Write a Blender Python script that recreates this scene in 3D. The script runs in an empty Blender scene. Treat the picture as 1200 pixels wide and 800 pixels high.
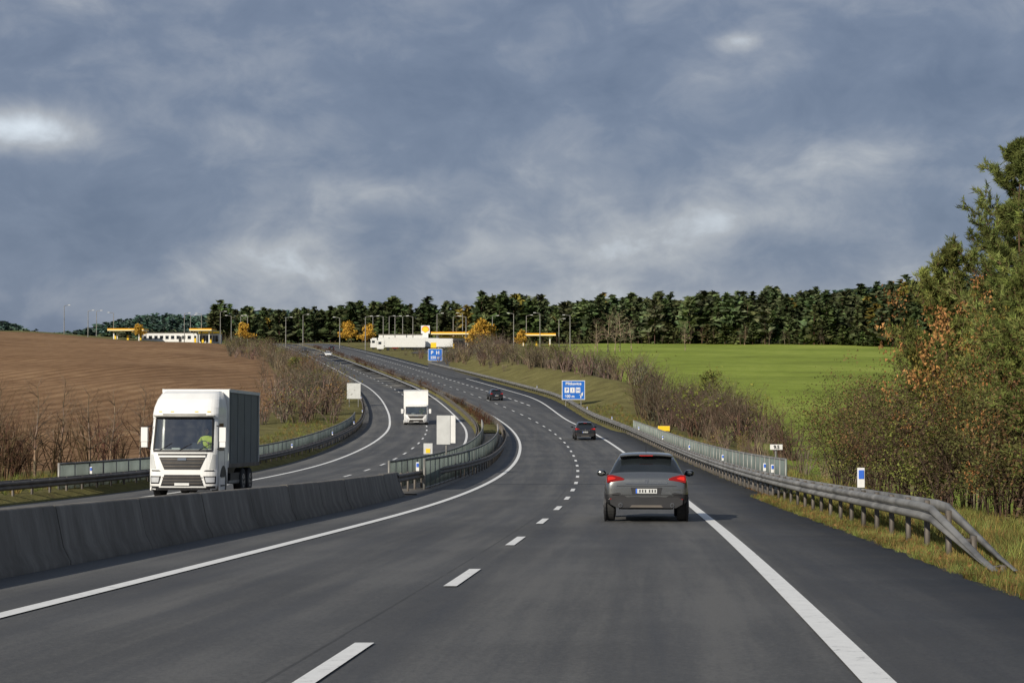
import bpy, math, random
import numpy as np
from mathutils import Vector, Matrix
rng=np.random.default_rng(7); random.seed(7)
sc=bpy.context.scene
COL=sc.collection

# ------------------------------------------------------------------ alignment
GY=np.arange(-260,1400,1.0)
_t=[(-260,-26.8),(0,-5.95),(20,-4.35),(40,-2.95),(60,-1.75),(80,-.75),(100,0),(120,.5),(150,.75),(180,-.05),(210,-2.3),(245,-6.7),(300,-14.9),(350,-22.6),(400,-30.5),(500,-46.5),(600,-63),(700,-81),(800,-101),(1000,-146),(1400,-246)]
_g=np.interp(GY,[a for a,b in _t],[b for a,b in _t])
k=np.ones(25)/25
_p=np.pad(_g,24,mode='reflect',reflect_type='odd'); _g=np.convolve(np.convolve(_p,k,'valid'),k,'valid')
def Lx(Y): return np.interp(Y,GY,_g)
_Y2=np.arange(-400,9000,1.0)
def _prof(Y):
    if Y<-100: return 4.38
    if Y<40: return -.0438*Y
    if Y<225: return -.0438*Y+.00021*(Y-40)**2
    if Y<700: return -2.667+.034*(Y-225)
    return 13.48+4.08*(1-math.exp(-(Y-700)/120))
_P2=np.array([_prof(a) for a in _Y2])
def prof(Y): return np.interp(Y,_Y2,_P2)
def ss(a,b,x):
    t=np.clip((np.asarray(x,float)-a)/(b-a),0,1); return t*t*(3-2*t)
def mo(Y): return 4.5-2.3*ss(190,300,Y)      # inner edge line of far carriageway
def lo(Y): return mo(Y)+7.6
def Rr(Y): return 7.4+3.7*ss(190,265,Y)
def edgeR(Y): return Rr(Y)+2.35+.65*ss(58,64,Y)-.65*ss(168,175,Y)
def cor(Y): return Rr(Y)+2.7+.6*ss(58,64,Y)+32*ss(350,640,Y)
def roadz(Y,u): return prof(Y)-.25*(1-ss(105,165,Y))*ss(1.9,4.2,-np.asarray(u,float))
def tab(Y,t): return np.interp(Y,[a for a,b in t],[b for a,b in t])
FL=[(-300,4),(-100,3),(0,-1),(60,-4),(100,-6),(150,-5),(200,-3),(250,-.6),(300,1.8),(400,6.2),(500,9.8),(600,12.4),(700,14.2),(900,17),(9000,22)]
FR=[(-300,4),(-100,3),(0,-.9),(40,-2.7),(80,-6),(120,-7.5),(160,-6.8),(200,-5.2),(300,-.9),(400,3.1),(500,6.8),(600,10.2),(700,13.6),(900,17),(9000,22)]
HILLS=[(-700,2250,105,300,40),(-430,2250,95,300,40),(-300,2300,60,300,24),(-560,4300,520,500,110),(520,2350,400,420,66),(950,2300,420,400,52),(330,960,200,150,19),(60,1000,160,120,6),(-1500,2600,500,500,60),(1900,2600,700,600,80)]
def hills(X,Y):
    z=0
    for x0,y0,sx,sy,A in HILLS: z=z+A*np.exp(-((X-x0)/sx)**2-((Y-y0)/sy)**2)
    return z
def ground_z(X,Y):
    X=np.asarray(X,float);Y=np.asarray(Y,float)
    u=X-Lx(Y); p=prof(Y)
    dl=-u-(lo(Y)+3.0); dr=u-cor(Y)
    zl=p+(tab(Y,FL)+4.6*ss(-120,-200,X)*ss(350,560,Y)*(1-ss(700,900,Y))-p)*ss(0.8,38,dl)
    bump=2.6*np.exp(-((dr-9)/5.5)**2)*ss(215,260,Y)*(1-ss(470,540,Y))
    steep=15+12*ss(150,260,Y)
    zr=p+(tab(Y,FR)-p)*ss(0,1,(dr-1.8)/steep)+bump
    z=np.where(dl>0,zl,np.where(dr>0,zr,p))
    onroad=(u>-(lo(Y)+2.7))&(u<edgeR(Y)-.1)
    z=z-np.where(onroad,.4,.0)
    n=(np.sin(X*.11+Y*.05)+np.sin(X*.05-Y*.083+1))*.18+np.sin(X*.9)*np.sin(Y*.7+.4)*.05
    z=z+n*ss(2,14,np.maximum(dl,dr))+.03*np.sin(Y*2.1)*np.sin(X*3.1)*ss(-.4,.4,dr)-.02
    return z+hills(X,Y)

# ------------------------------------------------------------------ materials
def nm(name):
    m=bpy.data.materials.new(name); m.use_nodes=True
    nt=m.node_tree; b=nt.nodes['Principled BSDF']; return m,nt,b
def N(nt,t,**kw):
    n=nt.nodes.new(t)
    for k_,v in kw.items():
        if k_.startswith('i_'):
            n.inputs[k_[2:].replace('_',' ')].default_value=v
        else: setattr(n,k_,v)
    return n
def ramp(nt,stops):
    r=nt.nodes.new('ShaderNodeValToRGB'); e=r.color_ramp.elements
    while len(e)<len(stops): e.new(.5)
    for i,(p,c) in enumerate(stops):
        e[i].position=p; e[i].color=(*c,1) if len(c)==3 else c
    return r
def mathn(nt,op,a,b=None,clamp=False):
    n=nt.nodes.new('ShaderNodeMath'); n.operation=op; n.use_clamp=clamp
    for i,x in enumerate((a,b)):
        if x is None: continue
        if isinstance(x,(int,float)): n.inputs[i].default_value=x
        else: nt.links.new(x,n.inputs[i])
    return n.outputs[0]
def mixc(nt,f,a,b,mode='MIX'):
    n=nt.nodes.new('ShaderNodeMix'); n.data_type='RGBA'; n.blend_type=mode
    for s,x in ((0,f),(6,a),(7,b)):
        if isinstance(x,(int,float)): n.inputs[s].default_value=x
        elif isinstance(x,tuple): n.inputs[s].default_value=(*x,1) if len(x)==3 else x
        else: nt.links.new(x,n.inputs[s])
    return n.outputs[2]
def simple(name,col,rough=.6,metal=0,var=.15,scale=3.0,bump=0,spec=.5,coat=0,emit=0):
    m,nt,b=nm(name); tc=N(nt,'ShaderNodeTexCoord')
    no=N(nt,'ShaderNodeTexNoise',i_Scale=scale,i_Detail=6.0); nt.links.new(tc.outputs['Object'],no.inputs['Vector'])
    r=ramp(nt,[(.3,tuple(c*(1-var) for c in col)),(.7,tuple(min(1,c*(1+var)) for c in col))])
    nt.links.new(no.outputs['Fac'],r.inputs['Fac']); nt.links.new(r.outputs['Color'],b.inputs['Base Color'])
    b.inputs['Roughness'].default_value=rough; b.inputs['Metallic'].default_value=metal
    b.inputs['Specular IOR Level'].default_value=spec; b.inputs['Coat Weight'].default_value=coat
    if bump:
        bp=N(nt,'ShaderNodeBump',i_Strength=bump,i_Distance=.02); nt.links.new(no.outputs['Fac'],bp.inputs['Height']); nt.links.new(bp.outputs['Normal'],b.inputs['Normal'])
    return m
M={}
M['white']=simple('white_paint',(.78,.78,.76),.35,var=.05,coat=.3)
M['whitematte']=simple('white_panel',(.7,.7,.68),.6,var=.08)
M['signback']=simple('sign_back_grey',(.52,.53,.52),.5,var=.08)
M['tarp']=simple('grey_tarpaulin',(.085,.10,.105),.6,var=.2,scale=1.2,bump=.2)
M['black']=simple('black_plastic',(.015,.015,.017),.5,var=.2)
M['rubber']=simple('tyre_rubber',(.02,.02,.02),.85,var=.2)
M['steel']=simple('galvanised_steel',(.24,.235,.22),.6,metal=.4,var=.45,scale=1.2)
M['steeldark']=simple('weathered_steel',(.12,.105,.09),.65,metal=.3,var=.4,scale=1.5)
M['railgreen']=simple('grey_green_railing_paint',(.20,.24,.215),.6,var=.3,scale=.8)
M['chrome']=simple('chrome',(.6,.6,.6),.15,metal=1,var=.02)
M['rim']=simple('alloy_rim',(.35,.35,.36),.3,metal=.9,var=.05)
M['red']=simple('red_lens',(.22,.006,.006),.15,var=.1,coat=.5)
M['redlit']=simple('red_lens_bright',(.6,.02,.012),.2,var=.1,coat=.5)
M['yellow']=simple('yellow_paint',(.85,.55,.02),.45,var=.05)
M['redp']=simple('red_paint',(.6,.03,.02),.45,var=.05)
M['blue']=simple('blue_sign_face',(.015,.13,.50),.4,var=.06)
M['bluel']=simple('blue_reflector',(.04,.14,.6),.4,var=.06)
M['lamp']=simple('headlamp_glass',(.7,.72,.75),.1,metal=.3,var=.1,coat=1)
M['paintgrey']=simple('metallic_grey_paint',(.23,.235,.23),.25,metal=.85,var=.05,scale=1,coat=1)
M['paintdark']=simple('dark_car_paint',(.02,.023,.03),.25,metal=.4,var=.05,coat=.6)
M['glass']=simple('tinted_glass',(.012,.015,.017),.06,var=.05,spec=.8)
M['skin']=simple('skin',(.5,.3,.22),.6,var=.05)
M['vest']=simple('hi_vis_yellow_cloth',(.65,.75,.08),.8,var=.1)
M['cloth']=simple('dark_cloth',(.05,.06,.08),.9,var=.1)
M['hair']=simple('brown_hair',(.04,.025,.015),.8,var=.2)
m,nt,b=nm('clear_windscreen'); M['clear']=m
tr=N(nt,'ShaderNodeBsdfTransparent'); tr.inputs[0].default_value=(.75,.82,.8,1)
gl=N(nt,'ShaderNodeBsdfGlossy',i_Roughness=.03); mx=N(nt,'ShaderNodeMixShader'); mx.inputs[0].default_value=.28
nt.links.new(tr.outputs[0],mx.inputs[1]);nt.links.new(gl.outputs[0],mx.inputs[2]);nt.links.new(mx.outputs[0],nt.nodes['Material Output'].inputs[0])
def foliage(name,trans=.25):
    m,nt,b=nm(name)
    a=N(nt,'ShaderNodeAttribute',attribute_name='Col')
    geo=N(nt,'ShaderNodeNewGeometry')
    no=N(nt,'ShaderNodeTexNoise',i_Scale=.9,i_Detail=1.0); nt.links.new(geo.outputs['Position'],no.inputs['Vector'])
    r=ramp(nt,[(.3,(.55,.55,.55)),(.7,(1.4,1.4,1.4))]); nt.links.new(no.outputs['Fac'],r.inputs['Fac'])
    c=mixc(nt,1.0,a.outputs['Color'],r.outputs['Color'],'MULTIPLY')
    d=N(nt,'ShaderNodeBsdfDiffuse'); nt.links.new(c,d.inputs['Color'])
    if trans:
        t=N(nt,'ShaderNodeBsdfTranslucent'); nt.links.new(c,t.inputs['Color'])
        mx=N(nt,'ShaderNodeMixShader'); mx.inputs[0].default_value=trans
        nt.links.new(d.outputs[0],mx.inputs[1]);nt.links.new(t.outputs[0],mx.inputs[2]);nt.links.new(mx.outputs[0],nt.nodes['Material Output'].inputs[0])
    else: nt.links.new(d.outputs[0],nt.nodes['Material Output'].inputs[0])
    return m
M['leaf']=foliage('foliage'); M['twig']=foliage('twigs',0)
def asphalt():
    m,nt,b=nm('asphalt')
    uv=N(nt,'ShaderNodeUVMap'); sep=N(nt,'ShaderNodeSeparateXYZ'); nt.links.new(uv.outputs[0],sep.inputs[0])
    geo=N(nt,'ShaderNodeNewGeometry')
    fine=N(nt,'ShaderNodeTexNoise',i_Scale=22.0,i_Detail=4.0,i_Roughness=.8); nt.links.new(geo.outputs['Position'],fine.inputs['Vector'])
    mp=N(nt,'ShaderNodeMapping'); mp.inputs['Scale'].default_value=(1.2,.05,1); nt.links.new(uv.outputs[0],mp.inputs['Vector'])
    streak=N(nt,'ShaderNodeTexNoise',i_Scale=1.6,i_Detail=7.0,i_Roughness=.65); nt.links.new(mp.outputs[0],streak.inputs['Vector'])
    big=N(nt,'ShaderNodeTexNoise',i_Scale=.16,i_Detail=7.0,i_Roughness=.65); nt.links.new(geo.outputs['Position'],big.inputs['Vector'])
    w=mathn(nt,'COSINE',mathn(nt,'MULTIPLY',mathn(nt,'SUBTRACT',sep.outputs[0],.95),2*math.pi/1.85))
    v=mathn(nt,'ADD',mathn(nt,'MULTIPLY',w,.05),mathn(nt,'MULTIPLY',streak.outputs['Fac'],.8))
    v=mathn(nt,'ADD',v,mathn(nt,'MULTIPLY',big.outputs['Fac'],.55)); v=mathn(nt,'ADD',v,mathn(nt,'MULTIPLY',fine.outputs['Fac'],.6))
    v=mathn(nt,'SUBTRACT',v,.12)
    r=ramp(nt,[(.55,(.044,.044,.045)),(.82,(.076,.076,.075)),(1.0,(.115,.114,.11))]); nt.links.new(v,r.inputs['Fac'])
    seam=mathn(nt,'LESS_THAN',mathn(nt,'ABSOLUTE',mathn(nt,'SUBTRACT',sep.outputs[0],3.42)),.016)
    sh=mathn(nt,'GREATER_THAN',sep.outputs[0],7.62)
    dk=mathn(nt,'MULTIPLY',mathn(nt,'MULTIPLY',seam,mathn(nt,'GREATER_THAN',streak.outputs['Fac'],.47)),.45)
    c=mixc(nt,dk,r.outputs['Color'],(.02,.02,.02)); c=mixc(nt,mathn(nt,'MULTIPLY',sh,.25),c,(.04,.04,.042))
    nt.links.new(c,b.inputs['Base Color'])
    rr=ramp(nt,[(.3,(.6,)*3),(.7,(.85,)*3)]); nt.links.new(streak.outputs['Fac'],rr.inputs['Fac']); nt.links.new(rr.outputs['Color'],b.inputs['Roughness'])
    b.inputs['Specular IOR Level'].default_value=.3
    bp=N(nt,'ShaderNodeBump',i_Strength=.6,i_Distance=.012); nt.links.new(fine.outputs['Fac'],bp.inputs['Height']); nt.links.new(bp.outputs['Normal'],b.inputs['Normal'])
    return m
M['asphalt']=asphalt()
def linepaint():
    m,nt,b=nm('road_marking_paint'); geo=N(nt,'ShaderNodeNewGeometry')
    a=N(nt,'ShaderNodeTexNoise',i_Scale=6.0,i_Detail=9.0,i_Roughness=.8); nt.links.new(geo.outputs['Position'],a.inputs['Vector'])
    r=ramp(nt,[(.32,(.26,.26,.25)),(.42,(.70,.70,.68)),(.8,(.86,.86,.83))]); nt.links.new(a.outputs['Fac'],r.inputs['Fac'])
    nt.links.new(r.outputs['Color'],b.inputs['Base Color']); b.inputs['Roughness'].default_value=.6
    return m
M['line']=linepaint()
def concrete():
    m,nt,b=nm('stained_concrete'); geo=N(nt,'ShaderNodeNewGeometry')
    a=N(nt,'ShaderNodeTexNoise',i_Scale=1.3,i_Detail=8.0,i_Roughness=.7)
    mp=N(nt,'ShaderNodeMapping'); mp.inputs['Scale'].default_value=(1.6,1.6,.3); nt.links.new(geo.outputs['Position'],mp.inputs['Vector']); nt.links.new(mp.outputs[0],a.inputs['Vector'])
    r=ramp(nt,[(.3,(.085,.075,.06)),(.52,(.155,.14,.118)),(.75,(.26,.24,.205))]); nt.links.new(a.outputs['Fac'],r.inputs['Fac'])
    nt.links.new(r.outputs['Color'],b.inputs['Base Color']); b.inputs['Roughness'].default_value=.85
    bp=N(nt,'ShaderNodeBump',i_Strength=.5,i_Distance=.02); nt.links.new(a.outputs['Fac'],bp.inputs['Height']); nt.links.new(bp.outputs['Normal'],b.inputs['Normal'])
    return m
M['concrete']=concrete()
def groundmat():
    m,nt,b=nm('ground_surface'); geo=N(nt,'ShaderNodeNewGeometry'); pos=geo.outputs['Position']
    at=N(nt,'ShaderNodeAttribute',attribute_name='Col'); sp=N(nt,'ShaderNodeSeparateColor'); nt.links.new(at.outputs['Color'],sp.inputs[0])
    n1=N(nt,'ShaderNodeTexNoise',i_Scale=.35,i_Detail=9.0,i_Roughness=.7); nt.links.new(pos,n1.inputs['Vector'])
    n2=N(nt,'ShaderNodeTexNoise',i_Scale=.022,i_Detail=7.0,i_Roughness=.62); nt.links.new(pos,n2.inputs['Vector'])
    n3=N(nt,'ShaderNodeTexNoise',i_Scale=4.0,i_Detail=6.0,i_Roughness=.8); nt.links.new(pos,n3.inputs['Vector'])
    s=mathn(nt,'ADD',mathn(nt,'MULTIPLY',n1.outputs['Fac'],.5),mathn(nt,'MULTIPLY',n3.outputs['Fac'],.5))
    verge=ramp(nt,[(.36,(.075,.055,.03)),(.5,(.14,.13,.045)),(.64,(.22,.19,.085))]); nt.links.new(s,verge.inputs['Fac'])
    mp=N(nt,'ShaderNodeMapping'); mp.inputs['Rotation'].default_value=(0,0,math.radians(9)); nt.links.new(pos,mp.inputs['Vector'])
    wv=N(nt,'ShaderNodeTexWave',i_Scale=.085,i_Distortion=1.6,i_Detail=3.0); wv.inputs['Detail Scale'].default_value=.6; nt.links.new(mp.outputs[0],wv.inputs['Vector'])
    wv2=N(nt,'ShaderNodeTexWave',i_Scale=.5,i_Distortion=2.5,i_Detail=2.0); nt.links.new(mp.outputs[0],wv2.inputs['Vector'])
    s2=mathn(nt,'ADD',mathn(nt,'MULTIPLY',s,.7),mathn(nt,'MULTIPLY',wv.outputs['Fac'],.10)); s2=mathn(nt,'ADD',s2,mathn(nt,'MULTIPLY',n2.outputs['Fac'],.34)); s2=mathn(nt,'ADD',s2,mathn(nt,'MULTIPLY',wv2.outputs['Fac'],.05))
    soil=ramp(nt,[(.46,(.12,.066,.032)),(.60,(.225,.132,.068)),(.74,(.34,.22,.12))]); nt.links.new(s2,soil.inputs['Fac'])
    g2=mathn(nt,'ADD',mathn(nt,'MULTIPLY',s,.45),mathn(nt,'MULTIPLY',n2.outputs['Fac'],.6))
    wg=N(nt,'ShaderNodeTexWave',i_Scale=.016,i_Distortion=.4,wave_profile='SIN'); mg=N(nt,'ShaderNodeMapping'); mg.inputs['Rotation'].default_value=(0,0,math.radians(-62)); nt.links.new(pos,mg.inputs['Vector']); nt.links.new(mg.outputs[0],wg.inputs['Vector'])
    tram=mathn(nt,'POWER',wg.outputs['Fac'],14.0)
    g2=mathn(nt,'SUBTRACT',g2,mathn(nt,'MULTIPLY',tram,.05))
    green=ramp(nt,[(.38,(.13,.16,.028)),(.52,(.205,.26,.042)),(.66,(.30,.34,.075))]); nt.links.new(g2,green.inputs['Fac'])
    floor=ramp(nt,[(.35,(.025,.030,.016)),(.65,(.05,.055,.03))]); nt.links.new(s,floor.inputs['Fac'])
    j=mathn(nt,'MULTIPLY',mathn(nt,'SUBTRACT',n1.outputs['Fac'],.5),.9)
    def mask(ch): return mathn(nt,'MULTIPLY',mathn(nt,'SUBTRACT',mathn(nt,'ADD',ch,j),.35),4.0,True)
    c=mixc(nt,mask(sp.outputs[0]),verge.outputs[0],soil.outputs[0])
    c=mixc(nt,mask(sp.outputs[1]),c,green.outputs[0])
    c=mixc(nt,mask(sp.outputs[2]),c,floor.outputs[0])
    nt.links.new(c,b.inputs['Base Color']); b.inputs['Roughness'].default_value=.95; b.inputs['Specular IOR Level'].default_value=.1
    bp=N(nt,'ShaderNodeBump',i_Strength=.9,i_Distance=.2); nt.links.new(s,bp.inputs['Height']); nt.links.new(bp.outputs['Normal'],b.inputs['Normal'])
    return m
M['ground']=groundmat()

# ------------------------------------------------------------------ mesh helpers
class MB:
    def __init__(s): s.v=[];s.f=[];s.m=[];s.mats=[]
    def mi(s,mat):
        mat=M[mat] if isinstance(mat,str) else mat
        if mat not in s.mats: s.mats.append(mat)
        return s.mats.index(mat)
    def add(s,V,F,mat):
        o=len(s.v); s.v+= [tuple(p) for p in V]; i=s.mi(mat)
        for f in F: s.f.append(tuple(a+o for a in f)); s.m.append(i)
    def box(s,c,d,mat,rz=0,rx=0):
        V=[]
        R=Matrix.Rotation(rz,3,'Z')@Matrix.Rotation(rx,3,'X')
        for x in(-.5,.5):
            for y in(-.5,.5):
                for z in(-.5,.5):
                    V.append(tuple(R@Vector((x*d[0],y*d[1],z*d[2]))+Vector(c)))
        s.add(V,[(0,1,3,2),(4,6,7,5),(0,4,5,1),(2,3,7,6),(0,2,6,4),(1,5,7,3)],mat)
    def cyl(s,p0,p1,r0,r1,n,mat,caps=True):
        p0=Vector(p0);p1=Vector(p1);d=(p1-p0).normalized()
        a=d.orthogonal().normalized();b=d.cross(a)
        V=[];F=[]
        for p,r in((p0,r0),(p1,r1)):
            for i in range(n):
                t=2*math.pi*i/n; V.append(tuple(p+a*math.cos(t)*r+b*math.sin(t)*r))
        for i in range(n): F.append((i,(i+1)%n,n+(i+1)%n,n+i))
        if caps: F.append(tuple(range(n))[::-1]); F.append(tuple(range(n,2*n)))
        s.add(V,F,mat)
    def grid(s,A,mat,skip=None,closev=False):
        nu=len(A);nv=len(A[0]);V=[p for r in A for p in r];F=[]
        for i in range(nu-1):
            for j in range(nv if closev else nv-1):
                if skip and skip(i,j): continue
                j2=(j+1)%nv
                F.append((i*nv+j,i*nv+j2,(i+1)*nv+j2,(i+1)*nv+j))
        s.add(V,F,mat)
    def ext(s,pts,y0,y1,mat):   # polygon in xz extruded in y
        n=len(pts);V=[(x,y0,z) for x,z in pts]+[(x,y1,z) for x,z in pts]
        F=[tuple(range(n)),tuple(range(n,2*n))[::-1]]+[(i,n+i,n+(i+1)%n,(i+1)%n) for i in range(n)]
        s.add(V,F,mat)
    def ball(s,c,r,mat,n=10):
        rx,ry,rz=r if isinstance(r,tuple) else (r,r,r)
        A=[[(c[0]+rx*math.sin(math.pi*i/n)*math.cos(2*math.pi*j/(2*n)),c[1]+ry*math.sin(math.pi*i/n)*math.sin(2*math.pi*j/(2*n)),c[2]+rz*math.cos(math.pi*i/n)) for j in range(2*n)] for i in range(n+1)]
        s.grid(A,mat,closev=True)
    def build(s,name,parent=None,smooth=False,bevel=0,loc=(0,0,0),rot=(0,0,0)):
        me=bpy.data.meshes.new(name); me.from_pydata(s.v,[],s.f)
        for m_ in s.mats: me.materials.append(m_)
        me.polygons.foreach_set('material_index',s.m)
        if smooth: me.polygons.foreach_set('use_smooth',[True]*len(s.f))
        me.update()
        o=bpy.data.objects.new(name,me); COL.objects.link(o)
        o.location=loc;o.rotation_euler=rot
        if parent: o.parent=parent
        if bevel:
            b=o.modifiers.new('Bevel','BEVEL'); b.width=bevel;b.segments=2;b.limit_method='ANGLE'
        return o
def empty(name,loc=(0,0,0),rot=(0,0,0),scale=1):
    e=bpy.data.objects.new(name,None); e.location=loc;e.rotation_euler=rot;e.scale=(scale,)*3;e.empty_display_size=.3; COL.objects.link(e); return e
def fastmesh(name,V,F,C=None,mat=None,parent=None,uv=None):
    me=bpy.data.meshes.new(name); k_=F.shape[1]
    me.vertices.add(len(V)); me.vertices.foreach_set('co',np.ascontiguousarray(V,dtype=np.float32).ravel())
    me.loops.add(F.size); me.loops.foreach_set('vertex_index',np.ascontiguousarray(F,dtype=np.int32).ravel())
    me.polygons.add(len(F)); me.polygons.foreach_set('loop_start',np.arange(0,F.size,k_,dtype=np.int32))
    me.update(calc_edges=True)
    if C is not None:
        ca=me.color_attributes.new('Col','FLOAT_COLOR','POINT'); ca.data.foreach_set('color',np.c_[C,np.ones(len(C))].astype(np.float32).ravel())
    if uv is not None:
        l=me.uv_layers.new(name='UVMap'); l.data.foreach_set('uv',uv[F.ravel()].astype(np.float32).ravel())
    if mat: me.materials.append(M[mat] if isinstance(mat,str) else mat)
    o=bpy.data.objects.new(name,me); COL.objects.link(o)
    if parent: o.parent=parent
    return o
def gridF(ny,nu):
    i,j=np.meshgrid(np.arange(ny-1),np.arange(nu-1),indexing='ij'); a=(i*nu+j).ravel()
    return np.c_[a,a+1,a+nu+1,a+nu]
def sheet(name,ys,us,dz,mat,parent=None,zf=None):
    """surface following the road: us list of floats or functions of Y"""
    ys=np.asarray(ys,float); n=len(us)
    U=np.stack([np.broadcast_to(u(ys) if callable(u) else float(u),ys.shape) for u in us],1)
    Y=np.repeat(ys[:,None],n,1)
    Z=(zf(Y,U) if zf else roadz(Y,U))+(dz if np.isscalar(dz) else np.asarray(dz)[None,:])
    V=np.stack([Lx(Y)+U,Y,Z],2).reshape(-1,3)
    return fastmesh(name,V,gridF(len(ys),n),mat=mat,parent=parent,uv=np.stack([U,Y],2).reshape(-1,2))
def joinarr(parts):
    V=[];F=[];C=[];o=0
    for p in parts:
        V.append(p[0]);F.append(p[1]+o);o+=len(p[0])
        if len(p)>2: C.append(p[2])
    return np.concatenate(V),np.concatenate(F),(np.concatenate(C) if C else None)
def boxes(c,d):
    c=np.asarray(c,float);n=len(c);d=np.broadcast_to(np.asarray(d,float),(n,3))
    o=np.array([[x,y,z] for x in(-.5,.5) for y in(-.5,.5) for z in(-.5,.5)])
    V=(c[:,None]+o[None]*d[:,None]).reshape(-1,3)
    f=np.array([(0,1,3,2),(4,6,7,5),(0,4,5,1),(2,3,7,6),(0,2,6,4),(1,5,7,3)])
    return V,(f[None]+np.arange(n)[:,None,None]*8).reshape(-1,4)

# ------------------------------------------------------------------ ground
def geo(a,b,n): return list(np.geomspace(a,b,n))
us=np.array(sorted([-x for x in geo(40,4200,46)]+list(np.arange(-39,8,1.0))+list(np.arange(8,14,.4))+list(np.arange(14,46,1.0))+geo(47,4200,42)))
ysg=np.array(list(np.arange(-240,-20,20))+list(np.arange(-20,10,2.5))+list(np.arange(10,70,.8))+list(np.arange(70,300,2.5))+list(np.arange(300,800,6))+list(np.geomspace(800,8500,90)))
Yg,Ug=np.meshgrid(ysg,us,indexing='ij'); Xg=Lx(Yg)+Ug; Zg=ground_z(Xg,Yg)
ug=Xg-Lx(Yg)
soil=ss(-lo(Yg)-12,-lo(Yg)-16,ug)*(1-ss(640,700,Yg))*ss(95,120,Yg)
grn=ss(22,27,ug-ss(300,700,Yg)*55-ss(220,300,Yg)*6)*(1-ss(690,740,Yg))
flo=np.clip(ss(4,14,hills(Xg,Yg))*ss(900,1100,Yg)+ss(730,760,Yg)*ss(-40,-10,Xg),0,1)
far=ss(3000,4200,Yg); flo=np.clip(flo+far,0,1)
ground=fastmesh('ground_terrain',np.stack([Xg,Yg,Zg],2).reshape(-1,3),gridF(*Yg.shape),np.stack([soil,grn,flo],2).reshape(-1,3),'ground')
ground.data.polygons.foreach_set('use_smooth',[True]*len(ground.data.polygons))

# ------------------------------------------------------------------ roads
ysr=np.concatenate([np.arange(-200,0,2.0),np.arange(0,80,.5),np.arange(80,420,2.0),np.arange(420,1200,5.0)])
rag=lambda y:edgeR(y)+.06*np.sin(y*1.7)+.04*np.sin(y*4.3+1)
sheet('motorway_road',ysr,[lambda y:-lo(y)-3.0,lambda y:-lo(y)-2.9,lambda y:-lo(y),-8.0,lambda y:-mo(y),-3.2,-2.2,-1.6,0,3.7,7.4,rag,lambda y:rag(y)+.1],[-.5,0,0,0,0,0,0,0,0,0,0,0,-.5],'asphalt')
mk=empty('road_markings')
def line(u,w,y0,y1,step=2.0,nm_='edge_line'):
    ys=np.arange(y0,y1+.01,step); f=u if callable(u) else (lambda y,u=u:u+0*y)
    sheet(nm_,ys,[lambda y:f(y)-w/2,lambda y:f(y)+w/2],.012,'line',mk)
line(0,.20,-200,1000);line(lambda y:Rr(y),.22,-200,1000)
line(lambda y:-mo(y),.2,-200,1000);line(lambda y:-lo(y),.22,-200,1000)
def dashes(f,w,y0,y1,on,off,nm_):
    parts=[];y=y0
    while y<y1:
        ys=np.array([y,y+on/2,y+on]);U=np.stack([f(ys)-w/2,f(ys)+w/2],1);Y=np.repeat(ys[:,None],2,1)
        parts.append((np.stack([Lx(Y)+U,Y,roadz(Y,U)+.012],2).reshape(-1,3),gridF(3,2))); y+=on+off
    V,F,_=joinarr(parts); fastmesh(nm_,V,F,mat='line',parent=mk)
dashes(lambda y:3.7+0*y,.15,-16-9*15,900,3,6,'lane_dashes')
dashes(lambda y:-(mo(y)+lo(y))/2,.15,-16-9*15,900,3,6,'lane_dashes')
dashes(lambda y:7.4+0*y,.22,232,520,3,3,'exit_lane_dashes')
sheet('bridge_expansion_joint',np.array([73.8,74.0,74.3]),[-2.0,0,3.7,10.3],.005,simple('joint_steel',(.03,.03,.03),.6))
sheet('bridge_expansion_joint',np.array([152,152.4]),[-1.0,0,3.7,10.3],.005,M['black'])
sheet('median_verge',np.arange(165,900,3.0),[lambda y:-mo(y)+.75,lambda y:-mo(y)+.8,lambda y:-mo(y)/2-.3,-.9,-.85],[.01,.12,.2,.12,.01],'ground')
sl=lambda y:Rr(y)+3.4+30*ss(350,620,y)
sheet('slip_road',np.arange(330,640,4.0),[lambda y:sl(y)-5.5,lambda y:sl(y)-.5],.04,'asphalt')
sheet('service_area_pavement',np.arange(540,720,6.0),[lambda y:Rr(y)+12+8*ss(540,600,y),lambda y:Rr(y)+45],.07,'asphalt')

# barrier
cb=empty('concrete_barrier')
y=-96.0
pr=[(-.30,0),(-.30,.08),(-.2,.27),(-.095,.80),(-.06,.83),(.06,.83),(.095,.80),(.2,.27),(.30,.08),(.30,0)]
parts=[]
while y<58.5:
    ys=np.array([y+.02,y+2,y+3.98]); n=len(pr); jz=rng.uniform(-.008,.008);ju=rng.uniform(-.006,.006)
    U=np.array([[-2.1+ju+p[0] for p in pr]]*3);Z0=np.array([[p[1] for p in pr]]*3);Y=np.repeat(ys[:,None],n,1)
    V=np.stack([Lx(Y)+U,Y,prof(Y)-.04+jz+Z0],2).reshape(-1,3)
    parts.append((V,gridF(3,n)));
    parts.append((V[:n],np.array([[0,1,8,9],[1,2,7,8],[2,3,6,7],[3,4,5,6]])))
    parts.append((V[-n:],np.array([[0,1,8,9],[1,2,7,8],[2,3,6,7],[3,4,5,6]]))); y+=4
V,F,_=joinarr(parts); fastmesh('barrier_segments',V,F,mat='concrete',parent=cb)
sheet('barrier_joint_filler',np.arange(-96,59,2.0),[-2.32,-2.16,-2.04,-1.88],[.02,.70,.70,.02],'black',cb,zf=lambda Y,U:prof(Y))

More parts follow.
